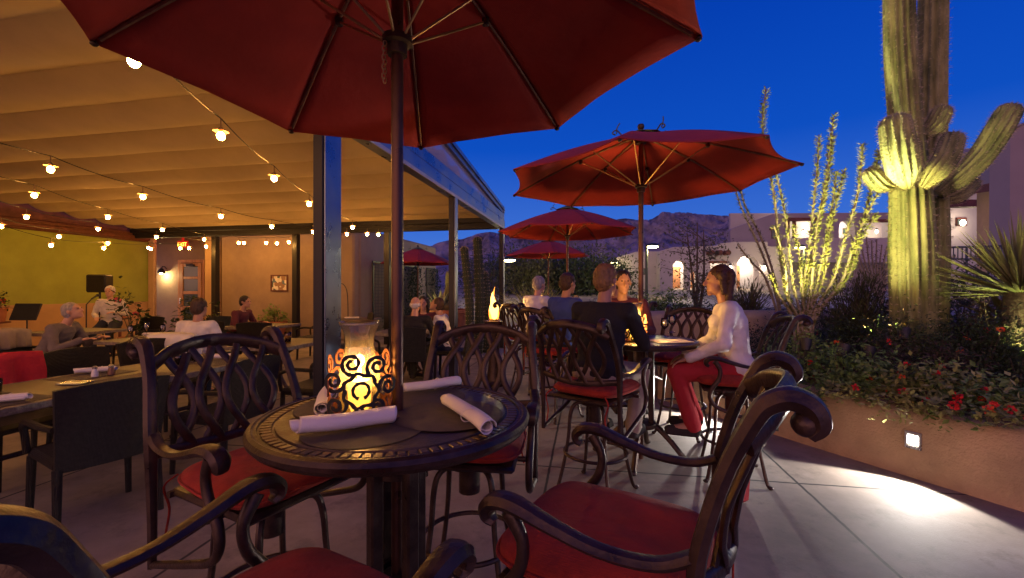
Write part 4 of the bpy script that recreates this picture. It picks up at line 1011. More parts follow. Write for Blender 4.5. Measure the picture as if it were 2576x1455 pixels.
# ------------------------------------------------------------------ bar stools
def make_stool(lab):
    t = thing('bar_stool', lab, 'bar stool', (0, 0, 0), group='cast metal swivel bar stools with red cushions')
    # cushion: soft rounded square pad
    c = MB(); nu, nv = 44, 12
    for j in range(nv + 1):
        v = -PI / 2 + PI * j / nv
        for i in range(nu):
            a = 2 * PI * i / nu; ca, sa = math.cos(a), math.sin(a); e = .42
            sx = math.copysign(abs(ca) ** e, ca); sy = math.copysign(abs(sa) ** e, sa)
            rr = abs(math.cos(v)) ** .5 if j not in (0, nv) else 0
            x, y = .262 * sx * rr, .262 * sy * rr
            if y < 0: x *= 1 - .10 * min(1, -y / .26)
            z = .757 + .036 * math.copysign(abs(math.sin(v)) ** .6, math.sin(v))
            if z > .757: z += .012 * (1 - rr * rr) - .006 * math.cos(x * 22) * (abs(y) < .2) + .004 * noise.noise(V((x * 9, y * 9, 1)))
            c.v.append(V((x, y + .01, z)))
    c.f = [(j * nu + i, j * nu + (i + 1) % nu, (j + 1) * nu + (i + 1) % nu, (j + 1) * nu + i) for j in range(nv) for i in range(nu)]
    cu = c.build('seat_cushion', 'cushion_red', t, angle=0)
    pi_ = MB()
    pts = []
    for i in range(48):
        a = 2 * PI * i / 48; ca, sa = math.cos(a), math.sin(a); sx = math.copysign(abs(ca) ** .42, ca) * .265; sy = math.copysign(abs(sa) ** .42, sa) * .265
        if sy < 0: sx *= 1 - .10 * min(1, -sy / .26)
        pts.append((sx, sy + .01, .758))
    pi_.tube(pts, .005, 5, closed=True); pi_.build('piping', 'cushion_red', cu)
    for sx in (-1, 1):
        q = MB(); q.tube(spl([(sx * .20, -.26, .75), (sx * .235, -.285, .71), (sx * .215, -.29, .62), (sx * .23, -.285, .53)], 4), .0055, 5, el=(1, .5)); q.build('tie', 'cushion_red', cu)
    m = MB(); m.box((0, 0, .70), (.48, .48, .028), bev=.012); m.lathe([(.02, .62), (.11, .63), (.12, .665), (.09, .685)], 20); m.lathe([(.05, .50), (.05, .63)], 16)
    m.tube([(-.25, -.22, .70), (.25, -.22, .70)], .014, 8); m.tube([(-.285, .10, .70), (.285, .10, .70)], .012, 8)
    m.build('seat_frame', 'cast_bronze', t)
    sty = [(-.235, .455), (-.235, .60), (-.24, .74), (-.245, .90), (-.265, 1.00), (-.30, 1.11), (-.345, 1.205)]
    def stile(sx): return [V((sx * lerp(.292, .262, sm((z - .9) / .35)), y, z)) for y, z in sty]
    for sx in (-1, 1):
        m = MB(); p = stile(sx) + [V((sx * .262, -.368, 1.236)), V((sx * .262, -.402, 1.250)), V((sx * .262, -.433, 1.238)), V((sx * .262, -.445, 1.208)), V((sx * .262, -.43, 1.185))]
        m.tube(spl(p, 5), [.014, .015, .017, .022, .021, .021, .023, .026, .028, .028, .025, .016], 14, el=(1.0, .82), up=(1, 0, 0), rib=6, ribd=.07)
        m.sph((sx * .262, -.425, 1.207), (.028, .024, .024), 12, 8)
        m.build('back_upright', 'cast_bronze', t)
    def backpt(x, z):
        y = None
        for (y0, z0), (y1, z1) in zip(sty[:-1], sty[1:]):
            if z0 <= z <= z1: y = lerp(y0, y1, (z - z0) / (z1 - z0))
        if y is None: y = sty[-1][0] - (z - sty[-1][1]) * .7
        return V((x, y - .055 * (1 - (x / .28) ** 2), z))
    m = MB(); m.tube(spl([backpt(-.262, 1.155), backpt(-.16, 1.205), backpt(0, 1.228), backpt(.16, 1.205), backpt(.262, 1.155)], 6), .026, 12, el=(1.15, .55), up=(0, .3, 1)); m.build('top_rail', 'cast_bronze', t)
    m = MB(); m.tube(spl([backpt(-.285, .855), backpt(-.12, .835), backpt(0, .83), backpt(.12, .835), backpt(.285, .855)], 6), .017, 10, el=(1.2, .7), up=(0, 0, 1)); m.build('lower_rail', 'cast_bronze', t)
    m = MB()
    for k in range(4):
        xc = (-.165, -.055, .055, .165)[k]
        for sg in (-1, 1):
            pts = []
            for i in range(25):
                u = i / 24; z = lerp(.835, 1.205 - .18 * xc * xc / .03 * .12, u)
                off = sg * .047 * math.sin(PI * (u - .14) / .66)
                p = backpt(xc * (1 - .06 * u) + off, z); p.y += .006 * sg
                pts.append(p)
            m.tube(pts, .0165, 8, el=(1, .5), up=(1, 0, 0))
    m.build('back_lattice', 'cast_bronze', t)
    for sx in (-1, 1):
        m = MB(); p = [(sx * .285, -.245, .925), (sx * .297, -.17, .895), (sx * .305, -.06, .893), (sx * .31, .05, .918), (sx * .312, .14, .945), (sx * .31, .195, .945), (sx * .308, .222, .925), (sx * .306, .222, .90), (sx * .305, .205, .887)]
        m.tube(spl(p, 5), [.019, .018, .018, .021, .026, .027, .026, .022, .014], 14, el=(1.15, .72), up=(1, 0, 0), rib=6, ribd=.08); m.build('armrest', 'cast_bronze', t)
        m = MB(); p = [(sx * .306, .165, .925), (sx * .303, .13, .86), (sx * .300, .14, .79), (sx * .298, .185, .72), (sx * .297, .195, .65), (sx * .295, .15, .59), (sx * .293, .03, .545), (sx * .292, -.1, .505), (sx * .292, -.235, .465)]
        m.tube(spl(p, 5), [.020, .015, .016, .017, .016, .015, .014, .014, .013], 10); m.build('arm_support', 'cast_bronze', t)
    for a in (45, 135, 225, 315):
        c, s = math.cos(R(a)), math.sin(R(a))
        m = MB(); m.tube(spl([(c * .06, s * .06, .645), (c * .15, s * .15, .63), (c * .185, s * .185, .56), (c * .20, s * .20, .40), (c * .225, s * .225, .25), (c * .275, s * .275, .05), (c * .30, s * .30, .012)], 4), [.014, .014, .014, .0125, .0125, .013, .015], 8); m.sph((c * .303, s * .303, .014), (.02, .02, .014), 8, 6); m.build('leg', 'cast_bronze', t)
    m = MB(); m.tube([(.222 * math.cos(2 * PI * k / 40), .222 * math.sin(2 * PI * k / 40), .285) for k in range(40)], .0115, 8, closed=True); m.build('foot_ring', 'cast_bronze', t)
    return t
STOOL = make_stool('empty bar stool nearest the lens, cushion filling the lower right')
def place(o, x, y, ang): o.location = (x, y, 0); o.rotation_euler = (0, 0, R(ang - 90))
place(STOOL, .285, 1.225, 151)
for x, y, a, lab in (
        (-.94, 1.71, -28, 'empty bar stool at the left of the front table, back lattice to the pergola'),
        (-.20, 2.06, -97, 'empty bar stool on the far side of the front table'),
        (-.475, .83, 60, 'bar stool cut off by the lower left corner, arm reaching in'),
        (.60, 3.14, 52, 'bar stool under the man in black'),
        (1.72, 3.42, 163, 'bar stool under the woman in white at the planter wall'),
        (1.72, 4.42, 232, 'empty bar stool on the far side of the second table by the adobe wall'),
        (1.12, 4.58, 268, 'bar stool across the second table, under the person in dark red'),
        (.50, 4.98, 38, 'bar stool under the person in blue'),
        (.26, 6.25, 40, 'bar stool under the far person in a white shirt'),
        (1.62, 6.55, 200, 'empty far bar stool near the third umbrella pole')):
    place(dup(STOOL, (0, 0, 0), 0, lab), x, y, a)

# ------------------------------------------------------------------ round bar tables
def make_bar_table(lab):
    t = thing('bar_table', lab, 'bar table', (0, 0, 0), group='round cast metal bar tables')
    m = MB(); r = .46
    m.lathe([(.022, .99), (.30, .985), (.40, .98), (.432, .972), (.452, .978), (.464, .992), (.466, 1.005), (.458, 1.016), (.446, 1.021), (.440, 1.018), (.432, 1.0185), (.430, 1.012), (.382, 1.012), (.380, 1.0185), (.022, 1.019)], 96, cap=False)
    m.build('tabletop', 'cast_bronze', t, angle=28)
    m = MB()
    for k in range(88):
        a = 2 * PI * k / 88; p = V((math.cos(a) * .406, math.sin(a) * .406, 1.0145)); M3 = Matrix.Rotation(a, 3, 'Z')
        m.box(p, (.034, .0225, .005), M=M3, bev=.002)
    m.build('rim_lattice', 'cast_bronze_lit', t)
    for a in (45, 135, 225, 315):
        c, s = math.cos(R(a)), math.sin(R(a))
        m = MB(); m.box((c * .085, s * .085, .64), (.045, .045, .68), rz=R(a), bev=.006); m.build('column', 'cast_bronze', t)
        m = MB(); m.tube(spl([(c * .06, s * .06, .30), (c * .12, s * .12, .29), (c * .22, s * .22, .20), (c * .33, s * .33, .07), (c * .385, s * .385, .02)], 6), [.03, .028, .026, .024, .026], 12, el=(1, .8), rib=5, ribd=.06); m.sph((c * .39, s * .39, .022), (.032, .032, .022), 10, 6); m.build('foot', 'cast_bronze', t)
    m = MB(); m.lathe([(.028, .96), (.15, .975), (.17, .985)], 24, cap=False); m.build('top_flange', 'cast_bronze', t); m = MB(); m.lathe([(.028, .27), (.13, .28), (.13, .315), (.028, .325)], 24, cap=False); m.build('base_flange', 'cast_bronze', t)
    for z in (.45, .8):
        m = MB(); m.lathe([(.050, z), (.075, z), (.075, z + .02), (.050, z + .02)], 16, cap=False); m.build('collar', 'cast_bronze', t)
    return t
BT = make_bar_table('front round bar table with four napkin rolls and a glowing lantern'); TC = V((-.405, 1.545, 0)); BT.location = TC
T2 = V((1.105, 3.75, 0)); T3 = V((.92, 7.26, 0)); T4 = V((1.12, 5.62, 0))
for p, lab in ((T2, 'second round bar table, between the man in black and the woman in white'), (T3, 'far round bar table pierced by the third umbrella pole'), (T4, 'round bar table in front of the person in blue, without an umbrella')):
    dup(BT, p, R(20), lab)

# ------------------------------------------------------------------ market umbrellas
def umbrella(loc, tips, peak, runner, lab, zb=0.0, vent=True, poler=.021, mt='canopy_red'):
    """tips: eight canopy corners in local coordinates"""
    loc = V(loc); t = thing('market_umbrella', lab, 'umbrella', loc, group='red market umbrellas')
    nt_ = len(tips); tips = [V(p) for p in tips]; pk = V((0, 0, peak))
    m = MB(); m.tube([(0, 0, zb), (0, 0, peak - .01)], poler, 16); m.build('pole', 'bronze_pole', t)
    m = MB(); m.lathe([(.012, peak), (.02, peak + .02), (.014, peak + .03), (.026, peak + .045), (.030, peak + .062), (.024, peak + .08), (0, peak + .088)], 14); m.build('finial', 'cast_bronze', t)
    def ribp(k, v):
        a = pk.lerp(tips[k % nt_], v); a.z += .035 * math.sin(PI * v); return a
    NU_, NV_ = 10, 12; V0 = .10 if vent else .0
    c = MB()
    for k in range(nt_):
        o = len(c.v)
        for j in range(NV_ + 1):
            v = lerp(V0, 1, j / NV_)
            for i in range(NU_ + 1):
                u = i / NU_; p = ribp(k, v).lerp(ribp(k + 1, v), u); b = 4 * u * (1 - u)
                p = p.lerp(V((0, 0, p.z)), .055 * b * v ** 3); p.z -= .028 * b * v * (1.05 - v) + .012 * b * v + .007 * b * v * noise.noise(V((p.x * 5 + k, p.y * 5, loc.x)))
                c.v.append(p)
        c.f += [(o + j * (NU_ + 1) + i, o + j * (NU_ + 1) + i + 1, o + (j + 1) * (NU_ + 1) + i + 1, o + (j + 1) * (NU_ + 1) + i) for j in range(NV_) for i in range(NU_)]
    co = c.build('canopy', mt, t, angle=0)
    sf = co.modifiers.new('thickness', 'SOLIDIFY'); sf.thickness = .004; sf.offset = 1
    if vent:
        c = MB(); VV = .17
        for k in range(nt_):
            o = len(c.v)
            for j in range(5):
                v = VV * j / 4
                for i in range(7):
                    u = i / 6; p = ribp(k, v).lerp(ribp(k + 1, v), u); p.z += .035 - .02 * j / 4; c.v.append(p)
            c.f += [(o + j * 7 + i, o + j * 7 + i + 1, o + (j + 1) * 7 + i + 1, o + (j + 1) * 7 + i) for j in range(4) for i in range(6)]
        vo = c.build('vent_cap', 'trim_green', t, angle=0); vo.modifiers.new('thickness', 'SOLIDIFY').thickness = .004
        for k in range(0, nt_, 2):
            p = ribp(k, VV) + V((0, 0, .02)); d = V((tips[k].x, tips[k].y, 0)).normalized()
            q = MB(); q.tube(spl([p, p + d * .05 + V((0, 0, .03)), p + d * .09 + V((0, 0, .0)), p + d * .06 + V((0, 0, -.01))], 4), .006, 5); q.tube(spl([p + d * .05, p + d * .055 + V((.01, 0, .05)), p + d * .04 + V((.02, 0, .09))], 4), .005, 5); q.build('tie_strap', 'trim_green', vo)
    for k in range(nt_):
        q = MB(); q.tube([ribp(k, v) - V((0, 0, .016 if v < .97 else .01)) for v in (.02, .15, .3, .45, .6, .75, .9, .965)], .0072, 6, el=(.8, 1.1)); ro = q.build('rib', 'rib_wood', t)
        q = MB(); e = ribp(k, .44) - V((0, 0, .03)); q.box(e, (.03, .03, .035), bev=.006); q.build('rib_joint', 'cast_bronze', ro); q = MB(); q.sph(ribp(k, .985) - V((0, 0, .018)), (.014, .014, .010), 8, 5); q.build('rib_tip', 'cast_bronze', ro)
        d = V((e.x, e.y, 0)).normalized(); q = MB(); q.tube([d * .035 + V((0, 0, runner)), e], .0052, 6); q.build('strut', 'brass_rod', t)
    m = MB(); m.lathe([(poler + .001, runner - .05), (.034, runner - .05), (.036, runner - .015), (.052, runner - .01), (.052, runner + .012), (.03, runner + .02), (poler + .001, runner + .02)], 18, cap=False); m.build('runner', 'cast_bronze', t)
    m = MB(); m.lathe([(poler + .001, peak - .09), (.045, peak - .085), (.045, peak - .055), (poler + .001, peak - .05)], 16, cap=False); m.build('top_hub', 'cast_bronze', t)
    return t
def octo(r, ph, z): return [V((r * math.cos(R(ph + 45 * k)), r * math.sin(R(ph + 45 * k)), z)) for k in range(8)]
b0 = TC
main_tips = [V((.695, 1.594, 2.37)) - b0, V((.253, 2.38, 2.326)) - b0, V((-.56, 2.70, 2.321)) - b0, V((-1.177, 2.32, 2.287)) - b0, V((-1.57, 1.627, 2.37)) - b0, V((-1.25, .80, 2.36)) - b0, V((-.42, .42, 2.37)) - b0, V((.42, .78, 2.38)) - b0]
u1 = umbrella(b0, main_tips, 2.84, 2.325, 'big dark red umbrella overhead, its pole through the front table', .02)
q = MB()
for k in range(9):
    p = V((-.035 - .004 * (k % 2), -.03, 2.30 - k * .016)); q.tube([p + V((.006 * math.cos(a), .002 * math.sin(2 * a), .011 * math.sin(a))) for a in [2 * PI * i / 8 for i in range(8)]], .0022, 5, closed=True)
q.build('pin_chain', 'brass_rod', u1)
umbrella(T2, [V((p.x, p.y, p.z + .02 * p.x)) for p in octo(1.19, 22.5, 2.375)], 2.78, 2.33, 'large orange-red umbrella over the second table, open against the sky')
umbrella(T3, octo(1.17, 10, 2.38), 2.80, 2.33, 'third umbrella, smaller in the distance and left of the second pole')
umbrella((1.0, 12.0, 0), octo(1.17, 5, 2.36), 2.79, 2.3, 'fourth umbrella, partly hidden behind the third')
umbrella((-2.86, 13.3, 0), octo(1.12, 15, 2.22), 2.70, 2.2, 'distant red umbrella seen through the pergola posts', zb=-.0)

# ------------------------------------------------------------------ table lanterns
def make_lantern(lab):
    t = thing('table_lantern', lab, 'lantern', (0, 0, 0), group='hurricane lanterns with scrolled iron sun screens')
    g = MB(); pr = [(.050, .014), (.060, .05), (.067, .10), (.064, .15), (.053, .20), (.0455, .24), (.050, .278), (.066, .318)]
    pr = [(p.x, p.z) for p in spl([(a, 0, b) for a, b in pr], 3)]
    g.lathe(pr + [(r - .0022, z) for r, z in pr[::-1]], 40, cap=False); g.build('glass_shade', 'shade_glass', t, angle=0)
    c = MB(); c.lathe([(0, .012), (.036, .012), (.037, .118), (.034, .125), (.026, .120), (0, .117)], 24); cd = c.build('candle', 'wax', t, angle=0)
    f = MB(); f.lathe([(0, .122), (.005, .128), (.0078, .140), (.006, .155), (.0025, .168), (0, .175)], 12); f.build('flame', 'flame', cd)
    light('candle_light', 'POINT', (0, 0, .145), 0, (1, .55, .16)).parent = t
    m = MB(); m.lathe([(0, .0), (.090, .0), (.092, .006), (.06, .010), (0, .011)], 36)
    for k in range(3):
        a = R(-90 + 120 * k + 60); m.box((.10 * math.cos(a), .10 * math.sin(a), .004), (.07, .05, .006), rz=a, bev=.002)
    m.build('base', 'iron_rust', t)
    RC = .16
    def cyl(x, z, a0, r=RC):
        a = a0 + x / RC; return V((r * math.cos(a) - (.16 - .088) * math.cos(a0), r * math.sin(a) - (.16 - .088) * math.sin(a0), z))
    for k in range(3):
        a0 = R(-90 + 8 + 120 * k); m = MB(); zc = .106
        def band(pts, w_=.0065): 
            pts3 = [cyl(x, z, a0) for x, z in pts]
            for i, p in enumerate(pts3): pass
            m.tube(pts3, w_, 8, el=(1.05, .28), up=None) if False else None
            n = len(pts); vs = []; fs = []
            for i in range(n):
                x0, z0 = pts[max(i - 1, 0)]; x1, z1 = pts[min(i + 1, n - 1)]; dx, dz = x1 - x0, z1 - z0; l = math.hypot(dx, dz) or 1; nx_, nz_ = -dz / l, dx / l
                ww = w_ * (1 + .18 * math.sin(i * 1.7 + k)) 
                for sgn, rr in ((-1, RC + .0015), (1, RC + .0015), (1, RC - .0015), (-1, RC - .0015)):
                    vs.append(cyl(pts[i][0] + nx_ * ww * sgn, pts[i][1] + nz_ * ww * sgn, a0, rr))
            for i in range(n - 1):
                for q_ in range(4): fs.append((i * 4 + q_, i * 4 + (q_ + 1) % 4, (i + 1) * 4 + (q_ + 1) % 4, (i + 1) * 4 + q_))
            fs += [(0, 1, 2, 3), ((n - 1) * 4 + 3, (n - 1) * 4 + 2, (n - 1) * 4 + 1, (n - 1) * 4)]
            m.add(vs, fs)
        band([(.0245 * math.cos(R(a)), zc + .0245 * math.sin(R(a))) for a in range(-70, 265, 12)], .005)
        band([((.052 + .004 * math.cos(R(a * 7))) * math.cos(R(a)), zc + (.052 + .004 * math.cos(R(a * 7))) * math.sin(R(a))) for a in range(0, 373, 8)], .0058)
        for j in range(7):
            th = R(90 + 360 / 7 * j + 6); c_, s_ = math.cos(th), math.sin(th)
            # spiral: leaves the ring, sweeps out and curls in
            pts = []
            sc_ = 1.0 if j not in (3, 4) else .72
            cxs, czs = .092 * sc_ + .012 * (sc_ < 1), .0
            for i in range(34):
                u = i / 33; ang = PI * 1.0 - u * PI * 3.1; rad = lerp(.036, .008, u ** .8) * sc_
                px_ = .088 * (1 if sc_ == 1 else .86) + rad * math.cos(ang) ; py_ = .018 * sc_ + rad * math.sin(ang) * 1.0
                pts.append((px_ * c_ - py_ * s_, zc + px_ * s_ + py_ * c_))
            band([p for p in pts if p[1] > .004], .0055)
        m.build('sun_screen', 'iron_rust' if k else 'iron_silhouette', t, angle=30)  # front screen takes the dark copy, a painted silhouette against the candle
    return t
LA = make_lantern('glowing lantern with scrolled sun screen on the front table'); LA.location = (-.505, 1.45, 1.0245); LA.rotation_euler = (0, 0, R(14))
LC = dup(LA, (T3.x + .15, T3.y + .1, 1.0195), R(-10), 'lantern added on the far table to light the third umbrella')  # added lamp, warms the underside of the third canopy
T5 = V((1.0, 12.0, 0)); dup(BT, T5, 0, 'farthest round bar table under the fourth umbrella')
LD = dup(LA, (T5.x - .2, T5.y, 1.0195), R(5), 'lantern added on the farthest table to light the fourth umbrella')  # another added lamp, for the underside of the fourth canopy
LB = dup(LA, (T2.x - .09, T2.y - .12, 1.0195), R(-20), 'smaller-looking lantern with scrolled screen on the second table')
for o in bpy.data.objects:
    if o.name.startswith('candle_light'):
        o.data = o.data.copy(); o.data.energy = 4.5 if o.parent == LA else (60 if o.parent == LB else 45); o.data.shadow_soft_size = .02

# placemats, napkin rolls
def placemat(p, r, lab, rot=0, z=1.0195):
    m = MB(); m.lathe([(0, .0), (r - .003, .0), (r, .001), (r - .003, .0022), (0, .0024)], 64, (0, 0, 0)); o = m.build('placemat', 'placemat', None, loc=(p[0], p[1], z)); o.rotation_euler = (0, 0, rot); tag(o, lab, 'placemat', 'round woven placemats on the front table'); return o
for k, (a, lab) in enumerate(((-105, 'round woven placemat nearest the lens, under the long napkin roll'), (-15, 'round woven placemat at the right of the front table'), (80, 'round woven placemat at the back right behind the umbrella pole'), (165, 'round woven placemat at the left of the front table under the lantern'))):
    placemat((TC.x + .195 * math.cos(R(a)), TC.y + .195 * math.sin(R(a))), .185, lab, z=1.0195 + .0026 * (k == 1 or k == 3))
def napkin(a, b, r, lab, group='rolled napkins', seed=0):
    a, b = V(a), V(b); d = (b - a).normalized(); t = thing('napkin_roll', lab, 'napkin', (a.x, a.y, a.z - r), group=group)
    q = MB(); rr = random.Random(seed); side = d.cross(V((0, 0, 1))); L_ = (b - a).length; n = 36; vs = []; fs = []; K = 34
    # spiral wound cloth, swept along the roll
    for i in range(K + 1):
        u = i / K; p = a.lerp(b, u); bend = math.sin(PI * u) * .010 * (1 if seed % 2 else -1)
        for k in range(n):
            th = 2 * PI * 2.15 * k / (n - 1) + .35 * u + seed; rad = r * lerp(.42, 1.0, k / (n - 1)) * (1 + .05 * math.sin(u * 9 + k * .35 + seed) + .12 * u * (k / n))
            zz = rad * math.sin(th); rad *= 1 + .05 * noise.noise(V((u * 6 + seed, th * 1.3, 0)))
            vs.append(p + side * (rad * math.cos(th) * 1.12 + bend) + V((0, 0, max(-r * .97, zz * .92))) + d * (.014 * math.sin(k * .21 + seed)))
    for i in range(K):
        for k in range(n - 1): fs.append((i * n + k, i * n + k + 1, (i + 1) * n + k + 1, (i + 1) * n + k))
    q.add(vs, fs); o = q.build('cloth', 'linen', t, world=True, angle=0); s_ = o.modifiers.new('thickness', 'SOLIDIFY'); s_.thickness = .0022; s_.offset = 0
    c = MB(); u = .62; p = a.lerp(b, u); c.tube([p + side * (r * 1.17 * math.cos(x)) + V((0, 0, max(-r * .98, r * 1.0 * math.sin(x)))) + d * .01 * math.sin(x) for x in [2 * PI * k / 28 for k in range(28)]], .0022, 5, closed=True, el=(1, .6)); c.build('band', 'linen', t, world=True)
    return t
def tp(x, y, r): return G(x, y, 1.024 + r * .5)
napkin(tp(742, 1085, .026) + V((0, 0, .014)), tp(985, 1055, .026) + V((0, 0, .014)), .026, 'long napkin roll lying in front of the lantern on the front table', seed=1)
napkin(tp(1122, 1013, .024) + V((0, 0, .012)), tp(1226, 1085, .024) + V((0, 0, .012)), .024, 'napkin roll lying diagonally at the right of the front table', seed=2)
napkin(tp(1008, 985, .022) + V((0, 0, .012)), tp(1148, 965, .022) + V((0, 0, .012)), .022, 'napkin roll behind the umbrella pole of the front table', seed=3)
napkin(tp(812, 1036, .024) + V((0, 0, .012)), tp(836, 980, .024) + V((0, 0, .012)), .024, 'napkin roll tucked behind the left side of the lantern', seed=4)

# glasses
def wine_glass(p, lab, h=.17, water=True, group='stemmed glasses'):
    t = thing('stemmed_glass', lab, 'glass', p, group=group)
    m = MB(); r = .034
    pr = [(0, .0), (.032, .001), (.03, .004), (.006, .010), (.0045, h * .38), (.012, h * .44), (r * .95, h * .58), (r, h * .75), (r * .86, h)]
    pr = [(max(0, q.x), q.z) for q in spl([(a, 0, b) for a, b in pr], 3)]; m.lathe(pr + [(.86 * r - .0015, h), (r - .0018, h * .75), (r * .9, h * .58), (.004, h * .46)], 20, cap=False); m.build('bowl', 'clear_glass', t, angle=0)
    if water: q = MB(); q.lathe([(0, h * .46), (r * .85, h * .58), (r * .93, h * .68), (0, h * .68)], 18); q.build('water', 'clear_glass', t)
    return t
def tumbler(p, lab, r=.04, h=.09, m_='clear_glass', group='tumblers on the pergola tables'):
    t = thing('tumbler', lab, 'glass', p, group=group)
    m = MB(); m.lathe([(0, 0), (r * .9, 0), (r * .92, h * .3), (r * .96, h * .32), (r * .95, h * .6), (r, h * .63), (r, h), (r - .003, h), (r - .004, h * .1), (0, h * .1)], 20, cap=False); m.build('cup', m_, t, angle=0)
    return t
wine_glass(G(1672, 848, 1.02), 'water glass on the second table between the man in black and the woman in white')
wine_glass(G(1690, 838, 1.02) + V((.02, 0.05, 0)), 'second water glass just behind the first on the second table')
for a, b, lab in (((1.20, 3.60), .25, 'white paper menu lying on the second table'),):
    m = MB(); m.box((0, 0, .003), (.30, .21, .004), bev=.001); o = m.build('menu', 'linen', None, loc=(1.30, 3.58, 1.021)); o.rotation_euler = (0, 0, .2); tag(o, lab, 'menu')
m = MB(); m.lathe([(0, 0), (.06, 0), (.12, .015), (.125, .018), (.07, .008), (0, .006)], 32); tag(m.build('plate', 'ceramic', None, loc=(.86, 5.45, 1.021)), 'white plate on the table of the person in blue', 'plate')

# ------------------------------------------------------------------ pergola dining furniture
def make_rattan(lab):
    t = thing('rattan_chair', lab, 'chair', (0, 0, 0), group='dark woven armchairs under the pergola')
    m = MB(); m.box((0, .02, .43), (.50, .48, .07), bev=.025); m.build('seat', 'rattan', t)
    m = MB(); nu, nv = 12, 10
    def bp(u, v, off): x = lerp(-.26, .26, u); c = 1 - (2 * u - 1) ** 2; return V((x * lerp(.94, 1.04, v), -.235 - .09 * v - .035 * c + off, lerp(.40, .885 + .022 * c, v)))
    for off in (0, .035):
        for j in range(nv + 1):
            for i in range(nu + 1): m.v.append(bp(i / nu, j / nv, off))
    S = (nu + 1) * (nv + 1); I = lambda i, j, s: s * S + j * (nu + 1) + i
    for j in range(nv):
        for i in range(nu): m.f += [(I(i, j, 0), I(i + 1, j, 0), I(i + 1, j + 1, 0), I(i, j + 1, 0)), (I(i, j, 1), I(i, j + 1, 1), I(i + 1, j + 1, 1), I(i + 1, j, 1))]
    for i in range(nu): m.f += [(I(i, nv, 0), I(i + 1, nv, 0), I(i + 1, nv, 1), I(i, nv, 1)), (I(i, 0, 0), I(i, 0, 1), I(i + 1, 0, 1), I(i + 1, 0, 0))]
    for j in range(nv): m.f += [(I(0, j, 0), I(0, j + 1, 0), I(0, j + 1, 1), I(0, j, 1)), (I(nu, j, 0), I(nu, j, 1), I(nu, j + 1, 1), I(nu, j + 1, 0))]
    m.build('backrest', 'rattan', t, angle=50)
    for sx in (-1, 1):
        m = MB(); m.tube(spl([(sx * .255, -.26, .66), (sx * .275, -.10, .655), (sx * .285, .08, .66), (sx * .275, .22, .62), (sx * .262, .245, .55), (sx * .255, .23, .44)], 5), .019, 8); m.build('armrest', 'rattan', t)
        for sy in (-1, 1):
            m = MB(); m.tube([(sx * .235, sy * .225, .42), (sx * .245, sy * .24 - .015 * (sy < 0), 0)], [.024, .018], 8); m.build('leg', 'rattan', t)
    return t
RC_ = make_rattan('woven armchair nearest the lens, its back to the left bar stool')
def placer(o, x, y, ang): o.location = (x, y, 0); o.rotation_euler = (0, 0, R(ang - 90))
placer(RC_, -2.66, 2.80, 150)
AX = 10.8
CH = [(-2.38, 3.62, 168, 'woven armchair behind the lattice of the left bar stool'), (-2.02, 4.55, 172, 'woven armchair with curved back between the left bar stool and the first post'),
      (-3.72, 3.98, -10, 'woven armchair across the long table beside the red jacket'), (-3.72, 4.72, -8, 'woven armchair across the long table, second from the red jacket'), (-3.84, 3.40, -12, 'woven armchair at the left edge with a red jacket over its back'),
      (-3.95, 5.42, 82, 'woven armchair under the man in the white shirt'), (-6.25, 5.75, 10, 'woven armchair with grey cloth over its back in mid pergola'), (-5.1, 7.1, -80, 'woven armchair facing the lens at the glass-set table'),
      (-8.6, 6.9, 10, 'woven armchair far left near the music stand'), (-7.2, 8.4, -100, 'woven armchair facing the lens near the singer'), (-8.0, 6.3, 60, 'woven armchair with its back to the lens far left'),
      (-5.55, 8.7, -10, 'woven armchair left of the small table near the picture'), (-4.3, 7.5, 100, 'woven armchair back-on near the amber drink'), (-4.15, 9.2, 175, 'woven armchair beneath the picture'), (-3.5, 9.9, -150, 'empty woven armchair tilted toward the tan wall'),
      (-2.5, 10.6, -170, 'far woven armchair with an open back by the end post'), (-2.35, 7.2, 0, 'woven armchair left of the group of three'), (-1.50, 6.55, 90, 'woven armchair under the bald man'), (-.98, 7.15, 180, 'woven armchair under the person with the phone'), (-1.6, 8.0, -92, 'woven armchair under the person facing the lens')]
for x, y, a, lab in CH: placer(dup(RC_, (0, 0, 0), 0, lab), x, y, a)
def make_table(lab, sx, sy):
    t = thing('dining_table', lab, 'table', (0, 0, 0), group='dining tables under the pergola')
    m = MB(); m.box((0, 0, .735), (sx, sy, .03), bev=.006); m.build('tabletop', 'table_wood', t)
    m = MB()
    for s in (-1, 1):
        m.box((s * (sx / 2 + .006), 0, .728), (.012, sy + .024, .048), bev=.004); m.box((0, s * (sy / 2 + .006), .728), (sx - .004, .012, .048), bev=.004)
    m.build('table_edge', 'table_edge', t)
    for s in ((-1, 1) if sy > 1.2 else (0,)):
        m = MB(); y0 = s * sy * .30
        for q in (-1, 1):
            m.tube(spl([(q * sx * .34, y0, .02), (q * sx * .20, y0, .12), (q * .06, y0, .34), (q * .10, y0, .55), (q * sx * .30, y0, .70)], 5), .022, 8); m.tube([(q * sx * .28, y0, .712), (0, y0, .712)], .018, 6)
        m.tube([(0, y0 - .02, .34), (0, y0 + .02, .34)], .07, 10); m.build('trestle', 'cast_bronze', t)
    if sy > 1.2: m = MB(); m.tube([(0, -sy * .3, .34), (0, sy * .3, .34)], .018, 8); m.build('stretcher', 'cast_bronze', t)
    else:
        m = MB(); m.tube(spl([(0, -sy * .34, .02), (0, -sy * .2, .12), (0, -.05, .34), (0, 0, .36), (0, .05, .34), (0, sy * .2, .12), (0, sy * .34, .02)], 4), .022, 8); m.tube([(0, 0, .34), (0, 0, .715)], .03, 10); m.build('pedestal', 'cast_bronze', t)
    return t
